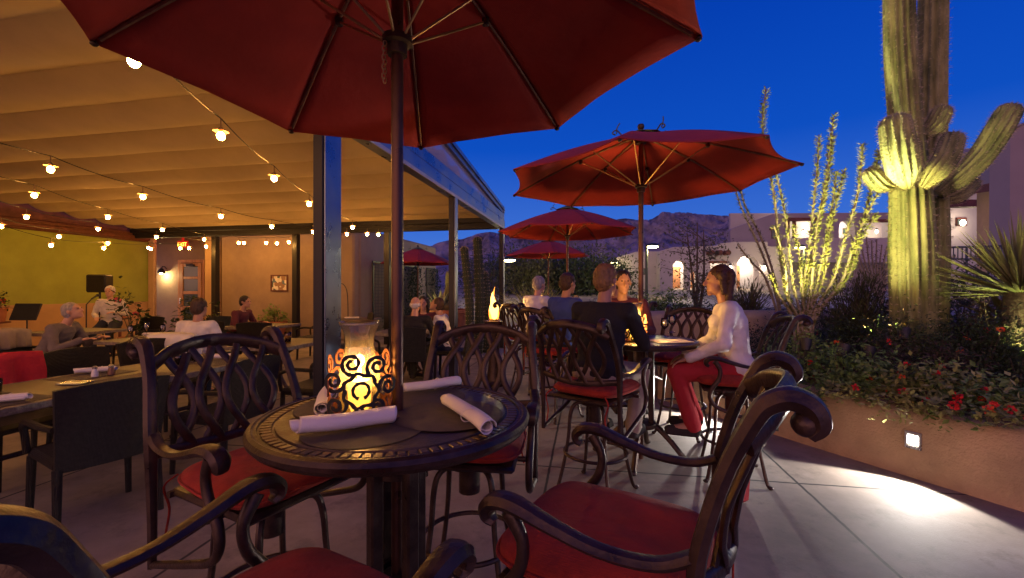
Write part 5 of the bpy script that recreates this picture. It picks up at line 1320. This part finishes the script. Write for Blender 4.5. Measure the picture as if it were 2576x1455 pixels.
LT = make_table('long wooden dining table running along the left edge', .86, 2.5); LT.location = (-3.20, 3.45, 0); LT.rotation_euler = (0, 0, R(-AX - 3))
ST = make_table('square dining table set with wine glasses in front of the man in white', .95, .95); ST.location = (-5.05, 6.25, 0); ST.rotation_euler = (0, 0, R(-AX))
for x, y, lab in ((-3.1, 5.75, 'square dining table holding the amber drink beside the first post'), (-7.35, 7.35, 'dining table in front of the singer'), (-4.85, 8.5, 'dining table below the framed picture'), (-3.75, 10.3, 'far dining table with a napkin roll by the tan wall'), (-1.72, 7.3, 'dining table of the group of three by the pergola edge')):
    dup(ST, (x, y, 0), R(-AX), lab)
# draped cloths
def drape(x, y, ang, m_, lab, name, cat, w_=.56, l=.5, l2=.3):
    """cloth hung over a chair back (chair at x,y facing ang)"""
    q = MB(); nu, nv = 18, 22; rr = random.Random(int(x * 100))
    for j in range(nv + 1):
        v = j / nv * (l + l2) - l2
        for i in range(nu + 1):
            u = i / nu * 2 - 1; wob = .020 * math.sin(u * 7 + v * 5 + x) + .014 * math.sin(u * 15 + 2 * x)
            if v < 0: yy, zz = -.27 + .02 + .03 * min(1, -v * 6), .925 + v * 1
            else: yy, zz = -.335 - .035 * (1 - u * u) - .045 * min(1, v * 10) + .03 * v, .925 - v
            zz -= .02 * u * u - .01 + max(0, .05 - abs(v)) * -.15
            q.v.append(V((u * w_ / 2 * (1 + .12 * max(0, v)), yy + wob * min(1, abs(v) * 8), zz)))
    q.f = [(j * (nu + 1) + i, j * (nu + 1) + i + 1, (j + 1) * (nu + 1) + i + 1, (j + 1) * (nu + 1) + i) for j in range(nv) for i in range(nu)]
    o = q.build(name, m_, None, angle=0); s_ = o.modifiers.new('thickness', 'SOLIDIFY'); s_.thickness = .012; s_.offset = 0
    o.location = (x, y, 0); o.rotation_euler = (0, 0, R(ang - 90)); tag(o, lab, cat)
drape(-3.84, 3.40, -12, 'red_cloth', 'bright red jacket draped over a chair back at the left edge', 'jacket', 'jacket', .6, .6, .35)
drape(-3.95, 5.42, 82, 'white_cloth', 'white jacket draped over the chair of the man in the white shirt', 'jacket', 'jacket', .60, .42, .25)
mat('grey_cloth', (.30, .24, .22), .95, var=.1)
drape(-6.25, 5.75, 10, 'grey_cloth', 'grey-brown shawl draped over a chair back in mid pergola', 'shawl', 'shawl', .5, .45, .25)
# things on the pergola tables
for k, (u, v, lab) in enumerate(((.22, -.75, 'rectangular dark placemat on the long table behind the nearest woven chair'), (.22, .05, 'rectangular dark placemat at the middle of the long table near side'), (.22, .85, 'rectangular dark placemat at the far end of the long table near side'), (-.22, -.75, 'rectangular dark placemat by the cut glass tumbler'), (-.22, .05, 'rectangular dark placemat under the salt and pepper'), (-.22, .85, 'rectangular dark placemat at the far corner of the long table'))):
    M_ = Matrix.Rotation(R(-AX - 3), 3, 'Z'); m = MB(); m.box((0, 0, 0), (.32, .46, .003), bev=.001); o = m.build('placemat', 'placemat', None, loc=V((-3.20, 3.45, .7525)) + M_ @ V((u, v, 0))); o.rotation_euler = (0, 0, R(-AX - 3)); tag(o, lab, 'placemat')
def lt(u, v, z=.7545): 
    M_ = Matrix.Rotation(R(-AX - 3), 3, 'Z'); return V((-3.20, 3.45, z)) + M_ @ V((u, v, 0))
def napk(p, ang, l, lab, seed): d = V((math.cos(R(ang)), math.sin(R(ang)), 0)) * l / 2; c = V(p) + V((0, 0, .026)); napkin(c - d, c + d, .025, lab, 'rolled napkins', seed)
napk(lt(.24, -.72), 25, .24, 'napkin roll on the long table right behind the nearest woven chair', 5)
napk(lt(-.30, .12), 30, .25, 'napkin roll by the salt and pepper on the long table', 6)
napk(lt(-.32, -.95), 20, .22, 'napkin roll cut off by the left edge on the long table', 7)
napk(lt(.1, .95), 20, .22, 'napkin roll at the far end of the long table', 8)
napk((-3.75, 10.25, .751), 10, .3, 'napkin roll on the far table by the tan wall', 9)
napk((-5.35, 6.55, .751), 10, .3, 'napkin roll at the back of the wine glass table', 10)
tumbler(lt(-.05, -.62), 'cut glass tumbler at the left end of the long table', .045, .105)
tumbler(lt(.05, .55), 'candle-lit tumbler in the middle of the long table', .04, .10)
tumbler(lt(-.05, .75), 'second tumbler beside the candle-lit one on the long table', .036, .12)
mat('amber_drink', (.62, .32, .05), .2, var=.1)
tumbler((-2.88, 5.62, .751), 'tall glass with amber drink on the table beside the first post', .04, .15)
m = MB(); m.lathe([(0, 0), (.035, 0), (.037, .08), (0, .08)], 16); tag(m.build('drink', 'amber_drink', None, loc=(-2.88, 5.62, .762)), 'amber drink inside the tall glass by the first post', 'drink')
for dx, lab, mm in ((0, 'steel-topped salt shaker on the long table', 'ceramic'), (.09, 'dark pepper shaker beside the salt on the long table', 'rib_wood')):
    p = lt(-.12 + dx * .4, .0 + dx); t = thing('shaker', lab, 'shaker', p); m = MB(); m.lathe([(.022, 0), (.024, .02), (.017, .055), (.016, .06)], 14); m.build('body', mm, t); m = MB(); m.lathe([(.017, .06), (.018, .075), (.008, .085), (0, .086)], 14); m.build('cap', 'steel', t)
m = MB(); m.box((0, 0, .006), (.18, .12, .010), bev=.003); tag(m.build('tray', 'steel', None, loc=lt(.03, -.22)), 'small steel tray on the long table', 'tray')
for k, (dx, dy, h) in enumerate(((-.18, -.25, .20), (-.02, -.18, .24), (.1, -.05, .2))):
    wine_glass((-5.05 + dx, 6.25 + dy, .751), ('short wine glass at the front of the glass-set table', 'tallest wine glass in the middle of the glass-set table', 'wine glass at the back of the glass-set table')[k], h, k == 1)
tumbler((-4.72, 6.05, .751), 'tumbler of water by the man in the white shirt', .045, .11)
tumbler((-7.2, 7.1, .751), 'tumbler on the table in front of the singer', .04, .12)

# ------------------------------------------------------------------ string lights
def strand(lab, bulbs, start=None, end=None, sag=.10):
    """bulbs: hanging points of the lamps"""
    t = thing('string_light', lab, 'string light', bulbs[0], group='strings of bulbs under the pergola roof')
    H = .15
    nodes = [V(start)] if start is not None else []
    nodes += [V(b) + V((0, 0, H)) for b in bulbs]
    if end is not None: nodes.append(V(end))
    pts = []
    for a, b in zip(nodes[:-1], nodes[1:]):
        for k in range(8): u = k / 8; p = a.lerp(b, u); p.z -= sag * .35 * 4 * u * (1 - u) * min(1, (b - a).length / 1.5); pts.append(p)
    pts.append(nodes[-1])
    m = MB(); m.tube(pts, .0055, 5); m.build('cable', 'black_plastic', t, world=True)
    for b in bulbs:
        b = V(b); s = MB(); s.tube([b + V((0, 0, H)), b + V((0, 0, .065))], .006, 6); s.lathe([(.013, .03), (.017, .04), (.017, .07), (.008, .08)], 10, b); s.lathe([(.06, .038), (.045, .052), (.018, .058)], 16, b, cap=False); so_ = s.build('socket', 'shade_metal', t, world=True)
        l = MB(); l.sph(b, (.031, .031, .036), 10, 7); l.build('bulb', 'bulb', so_, angle=0)
    return t
def bp_(x, y, dz): Y = dz * 1100 / (727.5 - y); return P(x, y, Y)
strand('string of bulbs nearest the pergola edge, passing behind the first post', [V((-1.8, -.15, 3.0)), V((-1.95, 1.15, 2.85)), bp_(338, 155, 1.3), bp_(556, 343, 1.3), bp_(690, 450, 1.3), bp_(778, 514, 1.3), V((-3.25, 8.0, 2.75)), bp_(887, 573, 1.3)], start=(-1.7, -1.2, 3.7), end=Q(7.0, 2.6, 3.0))
strand('second string of bulbs in from the pergola edge, ending beside the end post', [V((-4.6, .5, 2.85)), V((-4.75, 1.9, 2.8)), V((-4.9, 3.35, 2.75)), bp_(128, 427, 1.3), bp_(360, 496, 1.3), bp_(556, 545, 1.3), bp_(684, 571, 1.3), bp_(788, 584, 1.3), bp_(873, 590, 1.3)], start=(-4.5, -.9, 3.6), end=Q(7.0, 1.2, 3.0))
strand('third string of bulbs, crossing mid pergola toward the exit sign', [V((-6.0, 3.2, 2.8)), V((-6.2, 4.7, 2.75)), bp_(87, 492, 1.3), bp_(272, 547, 1.3), bp_(409, 579, 1.3), bp_(514, 603, 1.3)], start=(-5.8, 1.9, 3.4), end=Q(7.0, 6.8, 3.0))
strand('fourth string of bulbs in front of the green wall', [bp_(67, 547, 1.3), bp_(247, 577, 1.3), bp_(394, 597, 1.25), bp_(519, 621, 1.13)], start=(-8.0, 5.6, 3.1), end=Q(7.0, 7.6, 3.0))
strand('fifth string of bulbs close along the green wall', [bp_(3, 570, 1.12), bp_(149, 596, 1.12), bp_(272, 613, 1.1), bp_(374, 624, 1.12), bp_(454, 625, 1.13)], start=Q(1.5, 10.4, 3.0), end=Q(7.0, 9.0, 3.0))
strand('lowest short string of bulbs along the green wall', [bp_(129, 618, .92), bp_(262, 625, .98), bp_(380, 627, 1.09), bp_(476, 625, 1.12)], start=Q(3.5, 10.4, 2.9), end=Q(7.0, 8.7, 3.0))
strand('string of bulbs along the end beam above the picture', [bp_(601, 612, 1.24), bp_(614, 612, 1.24), bp_(670, 612, 1.22), bp_(697, 613, 1.21), bp_(727, 610, 1.23)], start=Q(7.0, 7.8, 2.98), end=Q(7.0, 5.4, 2.98), sag=.06)
strand('short string of two bulbs on the end beam by the main pole', [bp_(924, 590, 1.32), bp_(952, 591, 1.32)], start=Q(6.9, 3.2, 3.0), end=Q(7.0, 1.8, 3.0), sag=.06)

# ------------------------------------------------------------------ speaker, music stand, microphone, potted plants
sp = thing('speaker', 'black loudspeaker on a pole against the green wall', 'loudspeaker', (-9.75, 10.35, 0))
m = MB(); m.box((0, 0, 1.58), (.38, .34, .42), rz=.3, bev=.03); m.build('cabinet', 'black_plastic', sp)
m = MB(); m.box((.055, -.168, 1.58), (.31, .012, .36), rz=.3, bev=.004); m.build('grille', 'rattan', sp)
m = MB(); m.tube([(0, 0, .55), (0, 0, 1.38)], .022, 8)
for a in (90, 210, 330): m.tube([(0, 0, .7), (.42 * math.cos(R(a)), .42 * math.sin(R(a)), .01)], .014, 6)
m.build('stand', 'black_plastic', sp)
ms = thing('microphone_stand', 'microphone stand in front of the singer', 'microphone stand', (-9.0, 9.25, 0))
m = MB(); m.lathe([(.14, 0), (.14, .02), (.02, .03)], 16); m.tube([(0, 0, .02), (0, 0, 1.12), (.0, .12, 1.24)], .011, 8); m.build('stand', 'black_plastic', ms)
m = MB(); m.capsule((0, .12, 1.24), (0, .22, 1.30), .016, .02); m.sph((0, .25, 1.315), .032, 10, 8); m.build('microphone', 'black_plastic', ms)
mu = thing('music_stand', 'black music stand at the far left before the green wall', 'music stand', (-10.0, 9.0, 0))
m = MB(); m.box((0, 0, .98), (.55, .03, .36), M=Matrix.Rotation(-.35, 3, 'X'), bev=.008); m.build('desk', 'black_plastic', mu)
m = MB(); m.tube([(0, .02, .02), (0, .02, .92)], .013, 8)
for a in (90, 210, 330): m.tube([(0, .02, .2), (.3 * math.cos(R(a)), .02 + .3 * math.sin(R(a)), .01)], .01, 6)
m.build('stand', 'black_plastic', mu)
def potted(x, y, pr, ph, size, n, lab, leaf='leaf_dark', fl=0, ls=.13, fm='flower_pink', pm='terracotta', z=0):
    m = MB(); m.lathe([(pr * .7, 0), (pr * .95, ph * .85), (pr * 1.08, ph * .87), (pr * 1.08, ph), (pr * .95, ph), (pr * .9, ph * .85), (0, ph * .85)], 20, (x, y, z)); tag(m.build('plant_pot', pm), 'pot holding the ' + lab, 'pot')
    shrub((x, y, z + ph * .85), size, n, leaf, lab, 'plant', 'potted_plant', ls, ls * .5, fl, fm, clump=12, twigs=10, fsize=.06)
potted(-7.55, 8.75, .24, .5, (.55, .45, .95), 260, 'leafy potted plant left of the pillar', fl=2)
potted(-6.95, 9.6, .22, .45, (.5, .4, .85), 300, 'leafy plant behind the man in the white shirt', 'leaf_dark')
potted(Q(7.2, 6.55).x, Q(7.2, 6.55).y, .3, .55, (.42, .35, .45), 420, 'round bushy plant below the framed picture', 'leaf_green', ls=.09)
potted(-9.5, 10.6, .16, .3, (.22, .2, .35), 60, 'red geranium beside the loudspeaker', 'leaf_dark', 3, .09, 'flower_red', z=.75)
potted(-11.0, 9.35, .16, .3, (.22, .2, .35), 60, 'red geranium at the far left by the music stand', 'leaf_dark', 3, .09, 'flower_red', z=.75)
for x, y, lab in ((-9.5, 10.6, 'small round stand under the geranium beside the loudspeaker'), (-11.0, 9.35, 'small round stand under the geranium at the far left')):
    m = MB(); m.lathe([(.2, 0), (.2, .02), (.03, .04), (.03, .70), (.2, .72), (.2, .748)], 18, (x, y, 0)); tag(m.build('plant_stand', 'brown_beam'), lab, 'plant stand')
sh = thing('shepherd_hook', 'curled iron hook on a pot near the end post', 'garden hook', (-4.05, 10.75, 0)); m = MB()
m.tube(spl([(0, 0, 0), (.02, 0, .8), (.0, 0, 1.35), (-.08, 0, 1.55), (-.18, 0, 1.58), (-.22, 0, 1.5), (-.17, 0, 1.46)], 5), .012, 6); m.build('rod', 'black_plastic', sh); m = MB(); m.lathe([(.12, 0), (.16, .02), (.15, .06)], 14); m.build('base', 'black_plastic', sh)

# ------------------------------------------------------------------ fire column
fx = P(1243, 727, 6.6).x
fc = thing('fire_column', 'tall gas torch column with a live flame beyond the far stools', 'torch', (fx, 6.6, 0))
m = MB(); m.lathe([(.16, 0), (.17, .04), (.12, .08), (.085, .3), (.075, .7), (.10, .86), (.15, .93), (.155, .97), (.12, .975), (.0, .95)], 24); m.build('pedestal', 'cast_bronze', fc)
m = MB(); m.lathe([(.075, .975), (.09, .99), (.085, 1.0), (.07, .985)], 16, cap=False); m.build('burner', 'brass_rod', fc)
def flame(r, h, z0, seed, n=10, m_=16):
    q = MB()
    for j in range(m_ + 1):
        u = j / m_; rr = r * (math.sin(PI * min(1, u * 1.0) ** .62) ** .9) * (1 - .25 * u) if 0 < j < m_ else .002
        for k in range(n):
            a = 2 * PI * k / n; w_ = 1 + .35 * noise.noise(V((math.cos(a) * 1.3, math.sin(a) * 1.3, u * 3 + seed)))
            q.v.append(V((rr * w_ * math.cos(a) + .03 * math.sin(u * 4 + seed) * u, rr * w_ * math.sin(a), z0 + h * u)))
    q.f = [(j * n + k, j * n + (k + 1) % n, (j + 1) * n + (k + 1) % n, (j + 1) * n + k) for j in range(m_) for k in range(n)]
    return q
fl_ = flame(.075, .42, .985, 1.3).build('flame', 'torch_core', fc, angle=0)
for dx, dy, r, h, sd in ((-.05, .01, .035, .30, 4.1), (.045, -.01, .03, .34, 7.7), (-.012, .03, .03, .50, 9.2)):
    q = flame(r, h, .985, sd); 
    for v in q.v: v.x += dx * (1 - .4 * (v.z - .98) / .5); v.y += dy
    q.build('flame_tongue', 'torch_flame', fl_, angle=0)
light('flame_light', 'POINT', (0, -.0, 1.2), 32, (1, .50, .12), None, .12).parent = fc
# ------------------------------------------------------------------ people
SKIN = {}
for nme, c in (('skin_fair', (.55, .30, .20)), ('skin_tan', (.42, .22, .14))): mat(nme, c, .55, var=.08, scale=14)
def fab(nme, c, v=.12): mat(nme, c, .92, var=v, scale=10, bump=.15, bscale=60); return nme
for nme, c in (('cloth_black', (.012, .011, .013)), ('cloth_white', (.66, .62, .60)), ('cloth_cream', (.62, .57, .52)), ('cloth_blue', (.035, .06, .26)), ('cloth_red', (.38, .02, .03)), ('cloth_wine', (.10, .02, .03)), ('cloth_grey', (.16, .13, .12)), ('cloth_khaki', (.34, .27, .20)), ('cloth_navy', (.02, .025, .05)), ('cloth_orange', (.45, .20, .10)), ('shoe_dark', (.03, .022, .02))): fab(nme, c)
for nme, c in (('hair_brown', (.05, .022, .012)), ('hair_grey', (.32, .29, .27)), ('hair_dark', (.02, .012, .010)), ('hair_fair', (.22, .12, .05)), ('hair_white', (.55, .52, .49))): mat(nme, c, .6, var=.35, scale=40, aniso=(1, 1, .2), bump=.5, bscale=60)
def fuse(mb, vox, smooth=4):
    me = bpy.data.meshes.new('tmp'); me.from_pydata(mb.v, [], mb.f); o = bpy.data.objects.new('tmp', me); COL.objects.link(o)
    r = o.modifiers.new('r', 'REMESH'); r.mode = 'VOXEL'; r.voxel_size = vox
    s = o.modifiers.new('s', 'SMOOTH'); s.iterations = smooth; s.factor = .5
    dg = bpy.context.evaluated_depsgraph_get(); m2 = bpy.data.meshes.new_from_object(o.evaluated_get(dg))
    bpy.data.objects.remove(o); return m2
def put(me, name, m, parent):
    me.materials.clear(); me.materials.append(MATS[m]); me.shade_smooth(); me.name = name
    o = bpy.data.objects.new(name, me); COL.objects.link(o); o.parent = parent; return o
def ik(a, b, l1, l2, pole):
    d = b - a; L_ = min(d.length, (l1 + l2) * .995); d = d.normalized(); x = (l1 * l1 - l2 * l2 + L_ * L_) / (2 * L_); h = math.sqrt(max(0, l1 * l1 - x * x))
    p = pole - d * pole.dot(d); p.normalize(); return a + d * x + p * h, a + d * L_
def person(lab, loc, ang, seat, shirt, trousers, skin='skin_fair', hair='hair_brown', lean=.12, hands=None, feet=None, yaw=0, pitch=0, sleeve='long', long_hair=False, shorts=False, bald=False, vox=.011, fem=False, group=None, twist=0):
    """seated figure; local +y is forward, origin on the floor under the hips; seat is the seat height"""
    t = thing('person', lab, 'person', (loc[0], loc[1], 0), R(ang - 90), group)
    hz = seat + .085; hip = V((0, 0, hz)); sp_ = lambda d: hip + V((0, math.sin(lean) * d, math.cos(lean) * d))
    waist, chest, neck0 = sp_(.18), sp_(.36), sp_(.50)
    sw = .175 if fem else .195
    side = V((math.cos(twist), math.sin(twist), 0))
    hd = neck0 + V((0, .035 + math.sin(lean) * .10, .175)); shl = [sp_(.455) + side * (s * sw) for s in (-1, 1)]
    feet = feet or [(-.10, .36, seat - .42), (.11, .40, seat - .42)]
    hands = hands or [(-.13, .36, seat + .27), (.13, .36, seat + .27)]
    kn = []; an = []; el = []; wr = []
    for i, s in enumerate((-1, 1)):
        k, a = ik(hip + V((s * .09, .02, -.01)), V(feet[i]) + V((0, -.03, .08)), .44, .43, V((s * .15, 1, .55))); kn.append(k); an.append(a)
        e_, w_ = ik(shl[i], V(hands[i]), .29, .26, V((s * .6, -.35, -1))); el.append(e_); wr.append(w_)
    def torso(b, g):
        b.capsule(hip + V((-.07, 0, .0)), hip + V((.07, 0, .0)), .115 + g, .115 + g); b.tube([hip + V((0, .005, -.02)), waist, chest, sp_(.44), sp_(.50)], [.135 + g, .125 + g, .138 + g, .12 + g, .07 + g], 16, el=(1.25, .82), up=side)
        b.capsule(sp_(.44) - side * (sw - .02), sp_(.44) + side * (sw - .02), .062 + g, .062 + g)
        if fem: [b.sph(sp_(.34) + V((s * .07, .085, 0)), .062 + g) for s in (-1, 1)]
    def arms(b, g, u0=0, u1=2):
        for i in (0, 1):
            b.capsule(shl[i], el[i], .052 + g, .041 + g)
            if u1 > 1: b.capsule(el[i], wr[i].lerp(el[i], .03), .040 + g, .028 + g)
    def legs(b, g, full=True):
        for i, s in enumerate((-1, 1)):
            b.capsule(hip + V((s * .09, .02, -.01)), kn[i], .088 + g, .058 + g)
            if full: b.capsule(kn[i], an[i], .055 + g, .038 + g * 1.6)
    b = MB(); torso(b, 0); arms(b, 0); legs(b, 0)
    b.capsule(sp_(.47), hd - V((0, .015, .05)), .055, .050)
    for i in (0, 1): b.capsule(an[i], V(feet[i]) + V((0, .13, .035)), .040, .032)
    # head
    q = Matrix.Rotation(yaw, 3, 'Z') @ Matrix.Rotation(-pitch, 3, 'X')
    hm = MB()
    hm.sph((0, -.008, .022), (.073, .092, .094), 20, 14); hm.sph((0, .022, -.045), (.056, .066, .072), 16, 10)
    hm.capsule((0, .088, .005), (0, .105, -.030), .010, .015); hm.sph((0, .078, -.075), (.024, .014, .007)); hm.sph((0, .065, -.103), (.028, .022, .02)); hm.capsule((-.03, .076, .026), (.03, .076, .026), .012, .012)
    for s in (-1, 1): hm.sph((s * .075, -.012, -.005), (.011, .02, .032))
    b.add([q @ p + hd for p in hm.v], hm.f)
    # hands: palm, four fingers, thumb
    for i, s in enumerate((-1, 1)):
        fd = (wr[i] - el[i]).normalized(); fd = (fd + V((0, .35, -.15))).normalized(); up = V((0, 0, 1)) - fd * fd.z; up.normalize(); sd = fd.cross(up)
        M3 = Matrix((sd, fd, up)).transposed(); pc_ = wr[i] + fd * .045
        b.sph(pc_, (.040, .052, .017), 12, 8, M=M3)
        for f_, (o_, l_) in enumerate(((-.028, .066), (-.009, .076), (.010, .071), (.028, .056))):
            k0 = pc_ + sd * o_ + fd * .043; k1 = k0 + fd * l_ * .5 - up * .008; k2 = k1 + fd * l_ * .42 - up * .022; b.tube([k0 - fd * .02, k0, k1, k2], [.0085, .0088, .008, .0068], 8)
        th0 = pc_ + sd * (.034 * -s) * -1 * -1 - fd * .02; b.tube([th0, th0 + sd * (-s * .026) + fd * .028 - up * .006, th0 + sd * (-s * .030) + fd * .058 - up * .012], [.012, .0105, .008], 8)
    put(fuse(b, vox * .72, 3), 'body', skin, t)
    for s in (-1, 1):
        e_ = MB(); e_.sph(q @ V((s * .030, .0845, .010)) + hd, (.0095, .006, .006), 8, 6); e_.build('eye', 'cloth_navy', t)
    c = MB(); torso(c, .014); arms(c, .012, 0, 2 if sleeve == 'long' else 1)
    me = fuse(c, vox, 3)
    nrm = [v.normal.copy() for v in me.vertices]
    for v, nn in zip(me.vertices, nrm):
        q_ = v.co; n_ = noise.noise(V((q_.x * 7 + q_.z * 5, q_.y * 7, q_.z * 13))) + .5 * noise.noise(V((q_.x * 16, q_.y * 14, q_.z * 22)))
        v.co += nn * (.011 * n_)
    put(me, 'shirt', shirt, t)
    c = MB(); c.capsule(hip + V((-.07, 0, -.015)), hip + V((.07, 0, -.015)), .130, .130); legs(c, .016, not shorts)
    put(fuse(c, vox, 3), 'shorts' if shorts else 'trousers', trousers, t)
    for i in (0, 1):
        c = MB(); f0 = V(feet[i]); c.capsule(f0 + V((0, -.05, .045)), f0 + V((0, .15, .036)), .044, .036); c.box(f0 + V((0, .05, .012)), (.085, .25, .024), bev=.01); put(fuse(c, vox, 2), 'shoe', 'shoe_dark', t)
    h = MB()
    if not bald:
        h.sph((0, -.022, .040), (.086, .096, .092), 18, 12); h.sph((0, -.055, .0), (.080, .068, .085), 16, 10)
        if long_hair:
            for k in range(7): x = (k - 3) * .024; h.capsule((x, -.075, .04), (x * 1.15, -.085 + .01 * abs(k - 3), -.14 - .02 * math.cos(k)), .036, .026)
            for s in (-1, 1): h.capsule((s * .075, -.01, .05), (s * .082, -.02, -.10), .026, .020)
        elif True: h.sph((0, -.06, -.04), (.066, .045, .05), 12, 8)
    else:
        h.sph((0, -.068, -.012), (.070, .042, .05), 14, 8)
        for s in (-1, 1): h.sph((s * .066, -.035, 0), (.014, .04, .035), 10, 6)
    rr = random.Random(7)
    h2 = MB(); h2.add([q @ p + hd for p in h.v], h.f); hm_ = fuse(h2, .008, 2)
    for v in hm_.vertices: v.co += V((noise.noise(v.co * 60), noise.noise(v.co * 60 + V((9, 0, 0))), noise.noise(V((v.co.x * 50, v.co.y * 50, v.co.z * 12))))) * .006
    put(hm_, 'hair', hair, t)
    return t
SB = .735
person('man in black shirt and khaki trousers seen from behind at the second table', (.63, 3.20), 54, SB + .03, 'cloth_black', 'cloth_khaki', 'skin_tan', 'hair_fair', lean=.20, hands=[(-.14, .42, 1.06), (.17, .44, 1.06)], feet=[(-.13, .34, .30), (.14, .36, .30)], yaw=-.15, vox=.010)
person('woman in white top and red trousers with dark hair, facing left at the second table', (1.775, 3.44), 160, SB + .03, 'cloth_white', 'cloth_red', 'skin_tan', 'hair_brown', lean=.17, hands=[(-.20, .36, .92), (.14, .38, .90)], feet=[(-.14, .36, .30), (.13, .33, .30)], long_hair=True, fem=True, yaw=.1, vox=.010)
person('person in dark red top facing the lens across the second table', (1.12, 4.52), 268, SB + .03, 'cloth_wine', 'cloth_khaki', 'skin_tan', 'hair_dark', lean=.16, hands=[(-.14, .38, 1.05), (.14, .38, 1.05)], feet=[(-.11, .35, .30), (.12, .36, .30)], shorts=True)
person('person in bright blue shirt on a far bar stool', (.54, 5.03), 38, SB + .03, 'cloth_blue', 'cloth_navy', 'skin_tan', 'hair_brown', lean=.2, hands=[(-.14, .40, 1.05), (.15, .42, 1.05)], feet=[(-.11, .35, .30), (.12, .36, .30)])
person('far grey-haired person in white shirt on the last bar stool', (.29, 6.30), 42, SB + .03, 'cloth_white', 'cloth_navy', 'skin_fair', 'hair_grey', lean=.2, hands=[(-.14, .38, 1.05), (.15, .38, 1.05)], feet=[(-.11, .35, .30), (.12, .36, .30)])
person('red-haired person in orange facing left beyond the person in blue', (1.50, 5.95), 205, SB + .03, 'cloth_orange', 'cloth_navy', 'skin_fair', 'hair_fair', lean=.15, feet=[(-.11, .35, .30), (.12, .36, .30)])
SC = .455
person('man in white shirt with back turned at the glass-set table', (-3.98, 5.47), 88, SC, 'cloth_white', 'cloth_navy', 'skin_tan', 'hair_brown', lean=.12, hands=[(-.2, .36, .78), (.2, .36, .78)])
person('singer in cream shirt seated behind the microphone', (-8.75, 9.55), -70, SC + .18, 'cloth_cream', 'cloth_navy', 'skin_fair', 'hair_white', lean=.05, hands=[(-.16, .28, .95), (.12, .30, .85)], feet=[(-.13, .4, .02), (.14, .42, .02)])
m = MB(); m.lathe([(.17, 0), (.17, .02), (.03, .05), (.03, .58), (.18, .60), (.18, .63), (.16, .64), (0, .64)], 20); tag(m.build('stool', 'black_plastic', None, loc=(-8.75, 9.53, 0)), 'black round stool under the singer', 'stool')
person('grey-haired diner in a grey top leaning over the glass-set table', (-6.18, 5.78), 12, SC, 'cloth_grey', 'cloth_navy', 'skin_fair', 'hair_grey', lean=.50, hands=[(-.2, .5, .78), (.15, .5, .78)], pitch=-.4)
person('diner in orange-brown top at the table in front of the singer', (-7.95, 6.42), 70, SC, 'cloth_orange', 'cloth_navy', 'skin_tan', 'hair_fair', lean=.25, hands=[(-.2, .4, .78), (.15, .4, .78)])
person('diner in dark clothes at the table below the framed picture', (-5.5, 8.7), -5, SC, 'cloth_wine', 'cloth_black', 'skin_tan', 'hair_dark', lean=.3, hands=[(-.2, .45, .78), (.15, .45, .78)])
person('bald man in black with his back to the lens in the group of three', (-1.49, 6.60), 88, SC, 'cloth_black', 'cloth_black', 'skin_fair', 'hair_white', lean=.18, bald=True, hands=[(-.2, .4, .78), (.2, .4, .78)])
person('person in wine-red top facing the lens in the group of three', (-1.58, 7.92), -88, SC, 'cloth_wine', 'cloth_black', 'skin_fair', 'hair_dark', lean=.25, hands=[(-.2, .42, .78), (.2, .42, .78)], fem=True, long_hair=True)
ph_p = person('person in white sleeves looking down at a lit phone', (-1.02, 7.12), 172, SC, 'cloth_white', 'cloth_navy', 'skin_tan', 'hair_brown', lean=.30, hands=[(-.07, .46, .80), (.08, .44, .79)], pitch=-.45)
M_ = Matrix.Rotation(R(172 - 90), 3, 'Z'); pp = V((-1.02, 7.12, 0)) + M_ @ V((0, .56, .845))
ph = thing('phone', 'glowing phone held by the person in white sleeves', 'phone', pp, R(172 - 90)); Mx = Matrix.Rotation(.7, 3, 'X')
m = MB(); m.box((0, 0, 0), (.15, .20, .010), M=Mx, bev=.003); m.build('case', 'black_plastic', ph); m = MB(); m.box(Mx @ V((0, 0, .006)), (.135, .18, .002), M=Mx); m.build('screen', 'screen', ph)
red_bag = MB(); red_bag.box((0, 0, .20), (.20, .06, .40), M=Matrix.Rotation(.12, 3, 'Y'), bev=.025); 
o = red_bag.build('red_bag', 'cloth_red', None, loc=(G(1735, 1150).x, 2.95, 0.01)); o.rotation_euler = (0, 0, .5)
tag(o, 'red cloth bag standing on the floor below the woman in white', 'bag')
